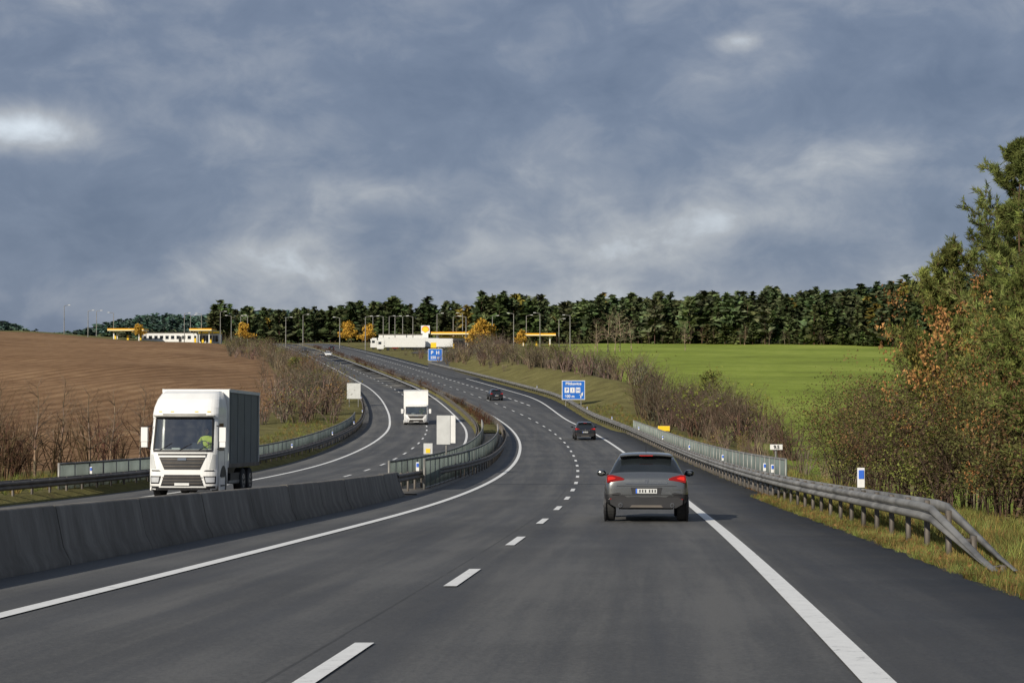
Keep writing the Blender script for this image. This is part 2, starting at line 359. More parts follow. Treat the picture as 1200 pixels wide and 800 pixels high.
# guard rails
def guardrail(name,u,y0,y1,side,ramp0=None,ramp1=None,mat='steel',post=2.0,tops=True,step=1.0):
    e=empty(name); f=u if callable(u) else (lambda y,u=u:u+0*y)
    def hs(Y):
        h=np.ones_like(Y)
        if ramp0: h=h*np.clip((Y-y0)/ramp0,.04,1)
        if ramp1: h=h*np.clip((y1-Y)/ramp1,.04,1)
        return h
    ys=np.arange(y0,y1+.01,step)
    prf=[(0,.44),(.05,.465),(.07,.51),(.05,.55),(.0,.575),(.0,.59),(.05,.615),(.07,.655),(.05,.70),(0,.725),(-.02,.725),(-.02,.44),(0,.44)]
    n=len(prf);Y=np.repeat(ys[:,None],n,1);U=f(Y)+np.array([p[0]*side for p in prf])[None]
    Z=roadz(Y,f(Y))+np.array([p[1] for p in prf])[None]*hs(Y)
    fastmesh('w_beam',np.stack([Lx(Y)+U,Y,Z],2).reshape(-1,3),gridF(len(ys),n),mat=mat,parent=e)
    py=np.arange(y0+.5,y1,post);H=.74*hs(py)
    V,F=boxes(np.stack([Lx(py)+f(py)-side*.16,py,roadz(py,f(py))+H/2-.2],1),np.stack([.07+0*py,.12+0*py,H+.4],1))
    V2,F2=boxes(np.stack([Lx(py)+f(py)-side*.07,py,roadz(py,f(py))+H*.78],1),np.stack([.14+0*py,.1+0*py,H*.2],1))
    V,F,_=joinarr([(V,F),(V2,F2)]); fastmesh('posts',V,F,mat='steeldark',parent=e)
    if tops:
        prf=[(-.26,.60),(-.20,.60),(-.20,.76),(-.26,.76),(-.26,.60)]
        n=5;Y=np.repeat(ys[:,None],n,1);U=f(Y)+np.array([p[0]*side for p in prf])[None];Z=roadz(Y,f(Y))+np.array([p[1] for p in prf])[None]*hs(Y)
        fastmesh('rear_rail',np.stack([Lx(Y)+U,Y,Z],2).reshape(-1,3),gridF(len(ys),n),mat=mat,parent=e)
    return e
guardrail('guardrail',lambda y:Rr(y)+2.85,22.3,420,-1,ramp0=5.2)
guardrail('guardrail',lambda y:-lo(y)-2.8,-60,520,1,mat='steeldark')
um=lambda y:-2.0+.9*ss(60,100,y)
guardrail('guardrail',um,59.5,700,1,mat='steeldark',tops=False)
guardrail('guardrail',lambda y:-mo(y)+.9,62,700,-1,mat='steeldark',tops=False)
def railing(name,f,y0,y1,h=1.15,zo=0,mat='railgreen',solid=False):
    e=empty(name);py=np.arange(y0,y1,.14)
    c=np.stack([Lx(py)+f(py),py,roadz(py,f(py))+zo+h/2+.06],1); V,F=boxes(c,(.03,.11 if solid else .075,h-.14)); fastmesh('slats',V,F,mat=mat,parent=e)
    py=np.arange(y0,y1+.1,2.0); c=np.stack([Lx(py)+f(py),py,roadz(py,f(py))+zo+h/2],1); V,F=boxes(c,(.08,.08,h+.06)); fastmesh('posts',V,F,mat='steel',parent=e)
    for z0 in(.1,h):
        ys=np.arange(y0,y1,1.0);prf=[(-.035,-.03),(.035,-.03),(.035,.03),(-.035,.03),(-.035,-.03)];Y=np.repeat(ys[:,None],5,1)
        U=f(Y)+np.array([p[0] for p in prf])[None];Z=roadz(Y,f(Y))+zo+z0+np.array([p[1] for p in prf])[None]
        fastmesh('rail',np.stack([Lx(Y)+U,Y,Z],2).reshape(-1,3),gridF(len(ys),5),mat='steel',parent=e)
railing('bridge_railing',lambda y:Rr(y)+3.75,62,168,1.2,solid=True)
railing('bridge_railing',lambda y:-lo(y)-3.7,68,190,1.2)
railing('bridge_railing',lambda y:-1.75+0*y,66,160,1.15)
railing('bridge_railing',lambda y:-mo(y)+1.45,66,170,1.2)
sheet('bridge_edge_beam',np.arange(60,170,2.0),[lambda y:Rr(y)+3.1,lambda y:Rr(y)+3.1,lambda y:Rr(y)+4.1,lambda y:Rr(y)+4.1],[-.4,.1,.1,-1.3],'concrete')
sheet('bridge_edge_beam',np.arange(66,192,2.0),[lambda y:-lo(y)-4.1,lambda y:-lo(y)-4.1,lambda y:-lo(y)-3.0,lambda y:-lo(y)-3.0],[-1.3,.1,.1,-.4],'concrete')
sheet('bridge_median_kerb',np.arange(61,168,2.0),[-3.65,-3.6,-1.5,-1.45],[-.1,.1,.1,-.1],'concrete',zf=lambda Y,U:roadz(Y,-2.6+0*U))

# ------------------------------------------------------------------ vehicles
def heading(Y): return math.atan2(-(float(Lx(Y+5))-float(Lx(Y-5))),10)
def pitch(Y): return math.atan2(float(prof(Y+4)-prof(Y-4)),8)
def wheel(mb,x,y,r,w,rimr,side):
    x0=x-side*w; 
    mb.cyl((x0,y,r),(x0+side*w*.12,y,r),r*.93,r,28,'rubber'); mb.cyl((x0+side*w*.12,y,r),(x-side*w*.12,y,r),r,r,28,'rubber',False); mb.cyl((x-side*w*.12,y,r),(x,y,r),r,r*.92,28,'rubber')
    mb.cyl((x-side*.01,y,r),(x+side*.006,y,r),rimr,rimr*.96,28,'rim'); mb.cyl((x,y,r),(x+side*.02,y,r),rimr*.25,rimr*.2,12,'black')
    for i in range(5):
        t=i*2*math.pi/5+.3; mb.box((x+side*.008,y+math.cos(t)*rimr*.62,r+math.sin(t)*rimr*.62),(.012,.09,.09),'black',rx=t)
def make_car(X,Y,paint,name='hatchback_car',scale=1.0,face=1):
    z=float(roadz(Y,X-float(Lx(Y))))+.012
    e=empty(name,(X,Y,z),(pitch(Y),0,heading(Y)),scale)
    if face==-1: e.rotation_euler=(-pitch(Y),0,heading(Y)+math.pi)
    # y, w, zb, zbelt, wbelt, ztop, wtop
    S=[(0.0,.72,.50,.82,.62,.86,.42),(.03,.83,.40,.92,.76,.95,.52),(.09,.88,.35,.985,.81,1.01,.58),(.16,.90,.33,1.01,.82,1.05,.62),(.34,.91,.32,1.04,.81,1.25,.60),(.50,.915,.32,1.04,.80,1.40,.575),(.62,.915,.32,1.04,.80,1.46,.575),
       (1.2,.915,.30,1.02,.82,1.52,.59),(1.9,.91,.28,1.0,.83,1.52,.59),(2.45,.90,.28,.98,.83,1.46,.57),(2.9,.90,.28,.97,.82,1.22,.60),(3.2,.90,.28,.96,.80,1.02,.60),(3.7,.89,.28,.88,.76,.94,.5),(4.1,.86,.28,.76,.70,.82,.45),(4.27,.76,.3,.66,.6,.70,.4),(4.33,.6,.38,.58,.5,.6,.35)]
    rings=[]
    for (y,w,zb,zbt,wb,zt,wt) in S:
        zm=.5*(zb+zbt)
        h=[(0,zb),(w*.8,zb),(w*.985,zb+.06),(w,zm-.07),(w*1.0,zm+.08),(w*.978,zbt-.10),(wb,zbt),(wb*.5+wt*.5+.01,zbt+(zt-zbt)*.55),(wt,zt-.25*min(.16,zt-zbt)),(wt*.86,zt-.08*min(.2,zt-zbt)),(wt*.4,zt),(0,zt+.004)]
        rings.append([(a,y,b) for a,b in h]+[(-a,y,b) for a,b in h[-2:0:-1]])
    mb=MB();nv=len(rings[0])
    P=M[paint]
    for i in range(len(rings)-1):
        for j in range(nv):
            j2=(j+1)%nv; jj=j if j<11 else nv-1-j
            y0,y1=S[i][0],S[i+1][0]; mat=P
            if y0>=.16 and y1<=.5 and jj>=6: mat=M['glass']
            if y0>=.5 and y1<=2.9 and jj in(6,7): mat=M['glass']
            if y0>=2.45 and y1<=3.2 and jj>=7: mat=M['glass']
            if jj<=2: mat=M['black']
            mb.add([rings[i][j],rings[i][j2],rings[i+1][j2],rings[i+1][j]],[(0,1,2,3)],mat)
    mb.add(rings[0],[tuple(range(nv))],P); mb.add(rings[-1],[tuple(range(nv))[::-1]],P)
    o=mb.build('body',e,True)
    import bmesh
    bm=bmesh.new();bm.from_mesh(o.data);bmesh.ops.remove_doubles(bm,verts=bm.verts,dist=.0005);bmesh.ops.recalc_face_normals(bm,faces=bm.faces);bm.to_mesh(o.data);bm.free()
    s=o.modifiers.new('Subsurf','SUBSURF');s.levels=2;s.render_levels=2
    w=MB()
    for sd in(-1,1):
        for yy in(.72,3.4):
            w.cyl((sd*.88,yy,.35),(sd*.918,yy,.35),.385,.385,28,'black'); wheel(w,sd*.925,yy,.335,.24,.23,sd)
    w.cyl((-.6,.72,.3),(.6,.72,.3),.05,.05,8,'black'); w.box((0,1.4,.30),(1.1,1.6,.10),'black')
    w.build('wheels',e)
    d=MB()
    A=[]
    for x in np.linspace(-.58,.58,13):
        sag=.035*(abs(x)/.6)**3; A.append([(x,.66,1.482-sag),(x,.36,1.468-sag),(x,.335,1.445-sag),(x,.42,1.42-sag),(x,.60,1.43-sag)])
    d.grid(A,P)
    d.build('roof_spoiler',e,True)
    l=MB()
    for sd in(-1,1):
        l.ext([(sd*.855,.84),(sd*.865,.93),(sd*.845,1.01),(sd*.74,1.015),(sd*.55,.965),(sd*.47,.925),(sd*.50,.895),(sd*.66,.875)],.012,.25,'red')
        l.ext([(sd*.825,.885),(sd*.835,.935),(sd*.82,.975),(sd*.74,.975),(sd*.66,.945),(sd*.68,.92)],.0,.1,'redlit')
        l.ext([(sd*.78,.46),(sd*.80,.50),(sd*.60,.50),(sd*.62,.46)],-.012,.1,'red')
    l.box((0,.335,1.43),(.30,.03,.014),'redlit')
    l.build('tail_lights',e,bevel=.008)
    t=MB()
    t.ext([(-.64,.30),(.64,.30),(.78,.38),(.79,.47),(.70,.53),(.40,.53),(-.40,.53),(-.70,.53),(-.79,.47),(-.78,.38)],-.015,.3,'black')
    t.ext([(-.36,.31),(.36,.31),(.32,.36),(-.32,.36)],-.03,.1,'steeldark')
    t.ext([(-.31,.60),(.31,.60),(.34,.74),(-.34,.74)],-.010,.05,'black')
    t.box((0,-.018,.665),(.46,.012,.10),'signback'); t.box((-.215,-.026,.665),(.03,.006,.10),'bluel')
    for i in range(6): t.box((-.14+i*.06+(.03 if i>2 else 0),-.026,.665),(.028,.004,.06),'black')
    t.box((0,.0,.83),(.9,.03,.022),'chrome'); t.cyl((0,-.002,.885),(0,.03,.885),.045,.045,16,'chrome')
    for sd in(-1,1): t.cyl((sd*.56,-.035,.36),(sd*.56,.1,.36),.045,.045,14,'chrome'); t.cyl((sd*.56,-.04,.36),(sd*.56,-.03,.36),.035,.035,14,'black')
    t.box((0,.004,.775),(1.3,.012,.010),'black'); t.box((0,-.004,.585),(1.5,.02,.008),'black'); t.cyl((.1,.3,1.1),(-.28,.2,1.08),.012,.008,6,'black')
    t.cyl((0,.75,1.5),(0,.66,1.66),.008,.004,6,'black')
    t.build('bumper_and_trim',e)
    r=MB()
    for sd in(-1,1):
        r.box((sd*.90,2.72,.99),(.16,.06,.04),'black')
        r.ball((sd*1.02,2.72,1.03),(.115,.07,.085),P,8); r.box((sd*1.02,2.67,1.03),(.17,.02,.115),'glass')
    r.build('door_mirrors',e,True)
    q=MB()
    for sd in(-1,1):
        q.box((sd*.62,4.24,.68),(.32,.16,.13),'lamp')
        q.box((sd*.914,2.1,.55),(.006,.012,.6),'black'); q.box((sd*.914,1.2,.55),(.006,.012,.6),'black')
    q.box((0,4.325,.5),(.9,.03,.16),'black')
    q.build('headlights_and_grille',e)
    return e
make_car(2.92,39.0,'paintgrey')
make_car(6.25,153,'paintdark')
make_car(-2.1,246,'paintdark')
make_car(float(Lx(560))-8.3,560,'paintdark',face=-1)
make_car(float(Lx(505))-4.6,505,'white',face=-1)
make_car(float(Lx(590))+2,590,'paintdark')

def make_truck(X,Y,heavy=True,name='box_truck'):
    z=float(roadz(Y,X-float(Lx(Y))))+.012
    e=empty(name,(X,Y,z),(pitch(Y),0,heading(Y)))
    kz=1.0 if heavy else .64
    prof_=[(.28,1.17,.06),(.45,1.24,.0),(.9,1.25,-.02),(1.3,1.25,-.02),(1.7,1.25,.0),(1.76,1.25,.01),(2.2,1.235,.10),(2.86,1.21,.25),(2.92,1.22,.22),(3.05,1.22,.22),(3.3,1.2,.34),(3.6,1.15,.62),(3.82,1.08,.98),(3.92,1.0,1.3)]
    if not heavy: prof_=[a for a in prof_ if a[0]<=3.05]+[(3.2,1.15,.6)]
    zs=np.array([p[0] for p in prof_]);hw=lambda q:np.interp(q,zs,[p[1] for p in prof_]);yf=lambda q:np.interp(q,zs,[p[2] for p in prof_])
    def fy(x,q): 
        t=abs(x)/hw(q); return float(yf(q)+.05*t*t+.22*t**9)
    yb=2.0 if heavy else 1.5
    xs=np.unique(np.concatenate([np.linspace(-1,1,21),[-.98,.98,-.94,.94,-.87,.87]]))
    mb=MB();A=[]
    for q in zs:
        row=[(-hw(q),yb,q*kz)]+[(t*hw(q),fy(t*hw(q),q),q*kz) for t in xs]+[(hw(q),yb,q*kz)]
        A.append(row)
    def skip(i,j):
        if j<1 or j>len(xs)-1: return False
        return zs[i]>=1.75 and zs[i+1]<=2.87 and abs(xs[j-1])<=.88 and abs(xs[j])<=.88
    mb.grid(A,'white',skip)
    top=A[-1]; mb.add(top,[tuple(range(len(top)))[::-1]],'white')
    mb.add([A[0][0],A[0][-1],A[-1][-1],A[-1][0]],[(0,1,2,3)],'white')
    mb.build('cab_shell',e,False)
    def patch(mb,x0,x1,z0,z1,off,mat,x0b=None,x1b=None,n=10,m_=6):
        x0b=x0 if x0b is None else x0b;x1b=x1 if x1b is None else x1b;A=[]
        for i in range(m_+1):
            q=z0+(z1-z0)*i/m_;a=x0+(x0b-x0)*i/m_;b=x1+(x1b-x1)*i/m_
            A.append([(a+(b-a)*j/n,fy(a+(b-a)*j/n,q)-off,q*kz) for j in range(n+1)])
        mb.grid(A,mat)
        for row in(A[0],A[-1]): mb.grid([row,[(p[0],p[1]+off+.02,p[2]) for p in row]],mat)
        for idx in(0,-1): c=[r[idx] for r in A]; mb.grid([c,[(p[0],p[1]+off+.02,p[2]) for p in c]],mat)
    g=MB(); patch(g,-1.09,1.09,1.74,2.87,.006,'clear',-1.05,1.05); g.build('windscreen',e,True)
    p=MB()
    patch(p,-1.10,1.10,1.66,1.75,.02,'black'); patch(p,-1.06,1.06,2.85,2.93,.02,'black')
    for sd in(-1,1): patch(p,sd*1.055,sd*1.12,1.72,2.88,.012,'black',sd*1.02,sd*1.09,n=3)
    for x0 in(-.85,-.1,.6): p.cyl((x0,fy(x0,1.72)-.04,1.72*kz),(x0+.45,fy(x0+.4,2.0)-.03,1.98*kz),.012,.01,6,'black')
    patch(p,-.66,.66,1.02,1.60,.012,'black',-.92,.92)
    for i in range(4):
        q=1.12+i*.13;a=.68+.06*i*1.1; patch(p,-a,a,q,q+.03,.035,'steeldark')
    patch(p,-.86,.86,1.47,1.53,.045,'white')
    patch(p,-.16,.16,1.36,1.44,.05,'chrome')
    patch(p,-.80,.80,.42,.83,.012,'black',-.66,.66)
    for i in range(3): patch(p,-.74,.74,.50+i*.11,.525+i*.11,.03,'steeldark')
    patch(p,-.27,.27,.44,.53,.05,'whitematte')
    for sd in(-1,1):
        patch(p,sd*.86,sd*1.2,.50,.78,.012,'black',sd*.78,sd*1.21); patch(p,sd*.88,sd*1.17,.55,.74,.03,'lamp',sd*.84,sd*1.18)
        patch(p,sd*.88,sd*1.18,.33,.41,.02,'black')
        patch(p,sd*.80,sd*1.14,.96,1.0,.02,'black',sd*.86,sd*1.16)
        patch(p,sd*.98,sd*1.2,1.05,1.58,.01,'signback',sd*1.1,sd*1.215)
    patch(p,-1.0,1.0,.27,.36,.02,'black')
    if heavy:
        patch(p,-.8,.8,3.02,3.06,.02,'steel')
        for x0 in(-.9,-.45,.45,.9): patch(p,x0-.06,x0+.06,3.12,3.15,.02,'yellow')
        patch(p,-1.12,1.12,2.95,3.0,.18,'steel')
    p.build('front_trim',e)
    s=MB()
    for sd in(-1,1):
        h=1.25
        pts=[(.42,1.78),(.60,2.7),(1.35,2.72),(1.35,1.70),(.42,1.70)]
        V=[(sd*(h+.006-(.03 if b>2 else 0)),a,b*kz) for a,b in pts]; s.add(V,[(0,1,2,3,4)],'glass')
        for yy in (.34,1.45): s.box((sd*(h+.003),yy,1.5*kz),(.008,.015,2.3*kz),'black')
        s.box((sd*(h+.02),.9,.5*kz),(.05,.9,.5*kz),'white'); s.box((sd*(h+.05),.9,.42),(.04,.6,.05),'black'); s.box((sd*(h+.05),.9,.75*kz),(.04,.6,.05),'black')
        mx_=sd*1.45; my=.18
        s.cyl((sd*1.2,my+.1,2.62*kz),(mx_,my,2.55*kz),.025,.025,6,'black'); s.cyl((sd*1.2,my+.1,1.75*kz),(mx_,my,1.85*kz),.025,.025,6,'black')
        s.box((mx_,my,2.30*kz),(.24,.14,.52*kz),'white'); s.box((mx_,my,1.93*kz),(.22,.13,.2*kz),'white'); s.box((mx_,my+.075,2.3*kz),(.2,.02,.45*kz),'glass')
    s.build('doors_and_mirrors',e,bevel=.015)
    L=8.0 if heavy else 6.6; zt=3.98 if heavy else 3.45; zb=1.08 if heavy else .85; y0=yb+.12; hwb=1.27
    b=MB(); side='tarp' if heavy else 'white'
    b.box((0,(y0+L)/2,(zb+zt)/2),(hwb*2-.03,L-y0,zt-zb),side); b.box((0,y0-.015,(zb+zt)/2),(hwb*2,.06,zt-zb+.04),'white'); b.box((0,L+.015,(zb+zt)/2),(hwb*2,.06,zt-zb+.02),'whitematte')
    for sd in(-1,1):
        b.box((sd*hwb,(y0+L)/2,zt-.03),(.05,L-y0,.12),'signback' if heavy else 'white'); b.box((sd*hwb,(y0+L)/2,zb+.04),(.05,L-y0,.14),'steeldark')
        if heavy:
            for i in range(5): b.box((sd*(hwb-.012),y0+.35+i*(L-y0-.7)/4,(zb+zt)/2),(.02,.05,zt-zb-.25),'tarp')
    b.build('cargo_box',e)
    c=MB(); c.box((0,(yb+L)/2,.80*kz+.05),(.9,L-yb,.28),'black'); c.box((0,.9,.42*kz),(1.9,1.6,.3),'black')
    rr=.5 if heavy else .4
    for sd in(-1,1):
        c.box((sd*1.1,L*.48,.62),(.12,L*.22,.42),'black' if heavy else 'whitematte'); c.box((sd*1.15,L*.48,.5),(.04,L*.3,.1),'steel')
        for yy in ([1.25,L-2.9,L-1.6] if heavy else [1.0,L-1.6]): 
            wheel(c,sd*1.23,yy,rr,.32,rr*.55,sd)
            if yy<2: c.cyl((sd*1.0,yy,rr+.05),(sd*1.255,yy,rr+.05),rr+.1,rr+.1,24,'black',True)
    c.build('chassis_and_wheels',e)
    i_=MB(); i_.box((0,.95,1.62*kz),(2.2,1.0,.14*kz),'cloth'); i_.box((0,.42,1.68*kz),(2.1,.3,.06),'steeldark'); i_.box((0,1.85,2.2*kz),(2.2,.06,1.4*kz),'cloth')
    i_.box((.6,1.6,2.0*kz),(.5,.16,.8*kz),'cloth'); i_.box((-.6,1.6,2.0*kz),(.5,.16,.8*kz),'cloth'); i_.box((-.35,.5,1.76*kz),(.3,.16,.1),'whitematte')
    for k2 in range(24):
        t=k2*math.pi/12;t2=(k2+1)*math.pi/12
        i_.cyl((.6+.22*math.cos(t),.72+.08*math.sin(t),1.86*kz+.2*math.sin(t)),(.6+.22*math.cos(t2),.72+.08*math.sin(t2),1.86*kz+.2*math.sin(t2)),.015,.015,6,'black',False)
    i_.build('cab_interior',e)
    d=bpy.data.meshes.new('driver'); zc=1.72*kz
    VV=[(.6,1.4,zc-.1),(.6,1.38,zc+.18),(.6,1.36,zc+.40),(.6,1.34,zc+.56),(.40,1.34,zc+.42),(.80,1.34,zc+.42),(.34,1.1,zc+.24),(.86,1.1,zc+.24),(.43,.78,zc+.26),(.77,.78,zc+.26)]
    EE=[(0,1),(1,2),(2,3),(2,4),(2,5),(4,6),(5,7),(6,8),(7,9)]
    d.from_pydata(VV,EE,[]); o=bpy.data.objects.new('driver',d);COL.objects.link(o);o.parent=e;d.materials.append(M['vest'])
    sk=o.modifiers.new('Skin','SKIN'); rad=[.16,.17,.17,.06,.08,.08,.055,.055,.035,.035]
    for v,r_ in zip(d.skin_vertices[0].data,rad): v.radius=(r_,r_)
    d.skin_vertices[0].data[0].use_root=True; q=o.modifiers.new('Sub','SUBSURF');q.levels=1;q.render_levels=1
    h=MB(); zh=zc+.70
    h.ball((.6,1.30,zh),(.078,.098,.12),'skin',10); h.ball((.6,1.325,zh+.035),(.085,.1,.105),'hair',10); h.ball((.6,1.20,zh-.01),(.014,.022,.022),'skin',6)
    for sd in(-1,1): h.ball((.6+sd*.03,1.21,zh+.02),(.012,.01,.008),'black',6); h.ball((.6+sd*.08,1.31,zh),(.012,.022,.03),'skin',6); h.ball((.6+sd*.17,.76,zc+.27),(.045,.05,.04),'skin',6)
    h.box((.6,1.207,zh-.055),(.045,.01,.008),'red')
    h.build('driver_head',e,True)
    return e
make_truck(-12.05,65.5,True)
make_truck(-10.0,187,False)

# ------------------------------------------------------------------ signs, posts
def gz(X,Y): return float(ground_z(X,Y))
def panel_sign(name,X,Y,w,h,zb,front,posts=2,back='signback',border=True,thick=.06):
    g=gz(X,Y); e=empty(name,(X,Y,g)); mb=MB(); b0=zb-g
    mb.box((0,0,b0+h/2),(w,thick,h),back)
    mb.box((0,-thick/2-.004,b0+h/2),(w*.985,.008,h*.985),'whitematte' if border else front)
    if border: mb.box((0,-thick/2-.011,b0+h/2),(w-.12*h/2,.008,h-.06*h),front)
    mb.build('panel',e,bevel=.01)
    p=MB()
    xs=[0] if posts==1 else [-w*.33,w*.33]
    for x in xs: p.cyl((x,.1,-.3),(x,.1,b0+h*.9),.055,.055,8,'steel')
    for f_ in(.25,.75): p.box((0,.06,b0+h*f_),(w*.8,.05,.06),'steel')
    p.build('posts',e)
    return e,b0
def text(e,s,x,z,size,y=-.06,mat='whitematte'):
    c=bpy.data.curves.new('lettering','FONT'); c.body=s;c.size=size;c.align_x='CENTER';c.align_y='CENTER';c.extrude=.003;c.offset=.012*size*2;c.materials.append(M[mat])
    o=bpy.data.objects.new('lettering',c);COL.objects.link(o);o.parent=e;o.location=(x,y,z);o.rotation_euler=(math.pi/2,0,0)
e,b0=panel_sign('motorway_information_sign',7.95,232,3.0,2.5,-1.65,'blue')
text(e,'Mitkovice',0,b0+2.08,.52,-.055)
for i,(s_) in enumerate(['P','i','H']):
    mb=MB(); mb.box((-.85+i*.72,-.055,b0+1.25),(.58,.01,.68),'whitematte'); mb.build('pictogram_panel',e); text(e,s_,-.85+i*.72,b0+1.25,.6,-.064,'blue')
text(e,'600 m',-.5,b0+.45,.5,-.055)
mb=MB(); mb.box((.95,-.055,b0+.5),(.12,.01,.55),'whitematte',0,0); mb.ext([(.75,b0+.62),(1.25,b0+1.0),(1.2,b0+.5)],-.06,-.05,'whitematte'); mb.build('exit_arrow',e)
e,b0=panel_sign('service_area_sign',-19.3,450,3.6,3.0,5.2,'blue')
text(e,'P  H',0,b0+2.0,1.2,-.055); text(e,'250 m',0,b0+.8,.9,-.055)
mb=MB(); mb.box((-.4,0,b0+3.9),(1.4,.06,1.3),'yellow'); mb.build('fuel_panel',e)
e,_=panel_sign('kilometre_sign',11.05,75,.52,.22,-1.62,'whitematte',1,border=False); text(e,'9.5',0,_+.11,.2,-.06,'black')
panel_sign('yellow_warning_sign',12.7,150,1.0,.42,-3.15,'yellow',2,border=False)
panel_sign('white_backed_road_sign',-20.3,230,1.75,2.0,-1.5,'signback',2,border=False)
zz=float(roadz(88,-3)); e=empty('median_road_sign',(float(Lx(88))-2.75,88,zz)); mb=MB()
mb.box((-.14,0,2.3),(.66,.05,1.42),'signback'); mb.box((.33,.02,2.33),(.24,.05,1.36),'whitematte'); mb.cyl((0,.08,0),(0,.08,2.9),.05,.05,8,'steel'); mb.box((0,.05,1.9),(.9,.04,.05),'steel');mb.box((0,.05,2.7),(.9,.04,.05),'steel'); mb.build('panel_and_post',e,bevel=.008)
e=empty('median_marker_sign',(float(Lx(84))-3.3,84,float(roadz(84,-3)))); mb=MB(); mb.box((0,0,1.45),(.42,.04,.5),'signback');mb.cyl((0,.05,0),(0,.05,1.7),.03,.03,8,'steel');mb.box((0,-.03,1.35),(.2,.02,.2),'yellow');mb.build('panel_and_post',e)
def delineator(X,Y,z,s=1.0):
    e=empty('delineator_post',(X,Y,z)); mb=MB(); mb.box((0,0,.18*s),(.13*s,.07,.36*s),'whitematte'); mb.box((0,-.04,.24*s),(.1*s,.02,.16*s),'bluel'); mb.build('marker',e,bevel=.01)
delineator(float(Lx(37.5))+10.45,37.5,float(prof(37.5))+.78,1.15)
for Y in(60,63,84,108,132,156,182,208,236,270):
    delineator(float(Lx(Y))+float(Rr(Y))+3.1,Y,float(prof(Y))+.78,.75)
for Y in(70,95,120,145,170,200,235,280): delineator(float(Lx(Y))-float(lo(Y))-3.05,Y,float(roadz(Y,-15))+.78,.75)
delineator(float(Lx(66))-2.0,66,float(prof(66))+.72,.9)

# ------------------------------------------------------------------ lamps
def lamp(X,Y,h=11.5,arm=1.6):
    g=gz(X,Y); e=empty('street_lamp',(X,Y,g)); mb=MB(); mb.cyl((0,0,-.5),(0,0,h),.19,.11,8,'steel')
    sd=1 if arm>0 else -1
    a=abs(arm)*sd; mb.cyl((0,0,h),(a,0,h+.35),.09,.08,6,'steel'); mb.box((a+.35*sd,0,h+.33),(.9,.35,.2),'signback')
    mb.build('pole_and_head',e)
for X,Y,h,arm in [(-175,700,11,1.6),(-163.3,690,10,1.6),(-167,720,10,1.6),(-155.7,700,10,-1.6),(-126.2,690,11,1.6),(-131,730,11,1.6),(-119.6,690,11,-1.6),(-110.7,680,12,1.6),(-109.7,700,11,-1.6),(-104.5,690,11,1.6),(-98.9,670,11,-1.6),(-80.8,640,11,1.6),(-80.5,690,12,1.6),(-59.6,620,11,-1.6),(-49.1,600,11,1.6),(-52.8,680,11,1.6),(-46,640,11,-1.6),(-47.3,690,11,1.6),(-41.8,640,11,1.6),(-42.7,700,11,1.6),(-35.4,640,11,-1.6),(-27.2,650,12,1.6),(-21,640,11,1.6),(-18.2,660,12,-1.6),(-15.4,600,11,-1.6),(-7.1,650,11,1.6),(.6,640,12,-1.6),(5.3,660,11,1.6),(10,640,12,-1.6),(17.3,660,10,1.6),(20.1,620,11,-1.8)]:
    lamp(X,Y,h,arm)

# ------------------------------------------------------------------ service areas
def canopy(name,X,Y,w,d,h,shop=True):
    g=gz(X,Y); e=empty(name,(X,Y,g)); mb=MB()
    mb.box((0,0,h),(w,d,.9),'yellow'); mb.box((0,0,h-.25),(w+.06,d+.06,.22),'whitematte'); mb.box((0,0,h+.33),(w+.06,d+.06,.1),'redp')
    for x in(-w*.35,w*.35):
        for y in(-d*.3,d*.3): mb.box((x,y,h/2-.4),(.4,.4,h),'whitematte')
    for x in(-w*.35,0,w*.35): mb.box((x,0,.9),(.7,1.2,1.8),'yellow'); mb.box((x,0,1.2),(.72,1.0,.5),'black')
    mb.build('canopy_and_pumps',e)
    if shop:
        s=MB(); s.box((w*.1,d*.5+6,2.0),(w*.9,8,4.0),'whitematte'); s.box((w*.1,d*.5+6,4.1),(w*.93,8.3,.5),'yellow')
        for i in range(6): s.box((w*.1-w*.36+i*w*.145,d*.5+1.97,1.8),(w*.12,.08,2.4),'glass')
        s.build('shop',e)
canopy('petrol_station',-20.5,625,15,12,5.2)
canopy('petrol_station',-119,690,8.5,12,5.0)
canopy('petrol_station',-150,700,14,10,3.9,False)
canopy('petrol_station',9,660,14,10,4.2,False)
def lowbuilding(X,Y,w,h,d=9):
    g=gz(X,Y); e=empty('service_building',(X,Y,g)); s=MB(); s.box((0,0,h/2-.3),(w,d,h+.6),'whitematte'); s.box((0,0,h+.12),(w+.4,d+.4,.25),'steeldark')
    for i in range(int(w/2.2)): s.box((-w/2+1.4+i*2.2,-d/2-.02,h*.5),(1.3,.08,h*.38),'glass')
    s.box((w*.2,-d/2-.03,1.05),(1.1,.1,2.1),'black'); s.build('walls_roof_windows',e)
lowbuilding(-136,715,22,3.4); lowbuilding(-40,650,16,4.4)
g=gz(-29,600); e=empty('fuel_price_pylon',(-29,600,g)); mb=MB()
mb.box((0,0,2.8),(1.9,.4,6.2),'whitematte')
for i in range(3): mb.box((0,-.22,1.5+i*1.1),(1.5,.04,.6),'black'if i!=1 else 'redp')
fan=[(0,5.8)]+[(1.1*math.cos(t),6.8+1.0*math.sin(t)) for t in np.linspace(-.3,math.pi+.3,15)]
mb.box((0,0,6.8),(2.9,.3,2.7),'whitematte'); mb.ext([(a*1.15,5.7+(b-5.8)*1.15) for a,b in fan],-.2,.2,'redp'); mb.ext(fan,-.27,.27,'yellow'); mb.build('pylon_and_emblem',e)
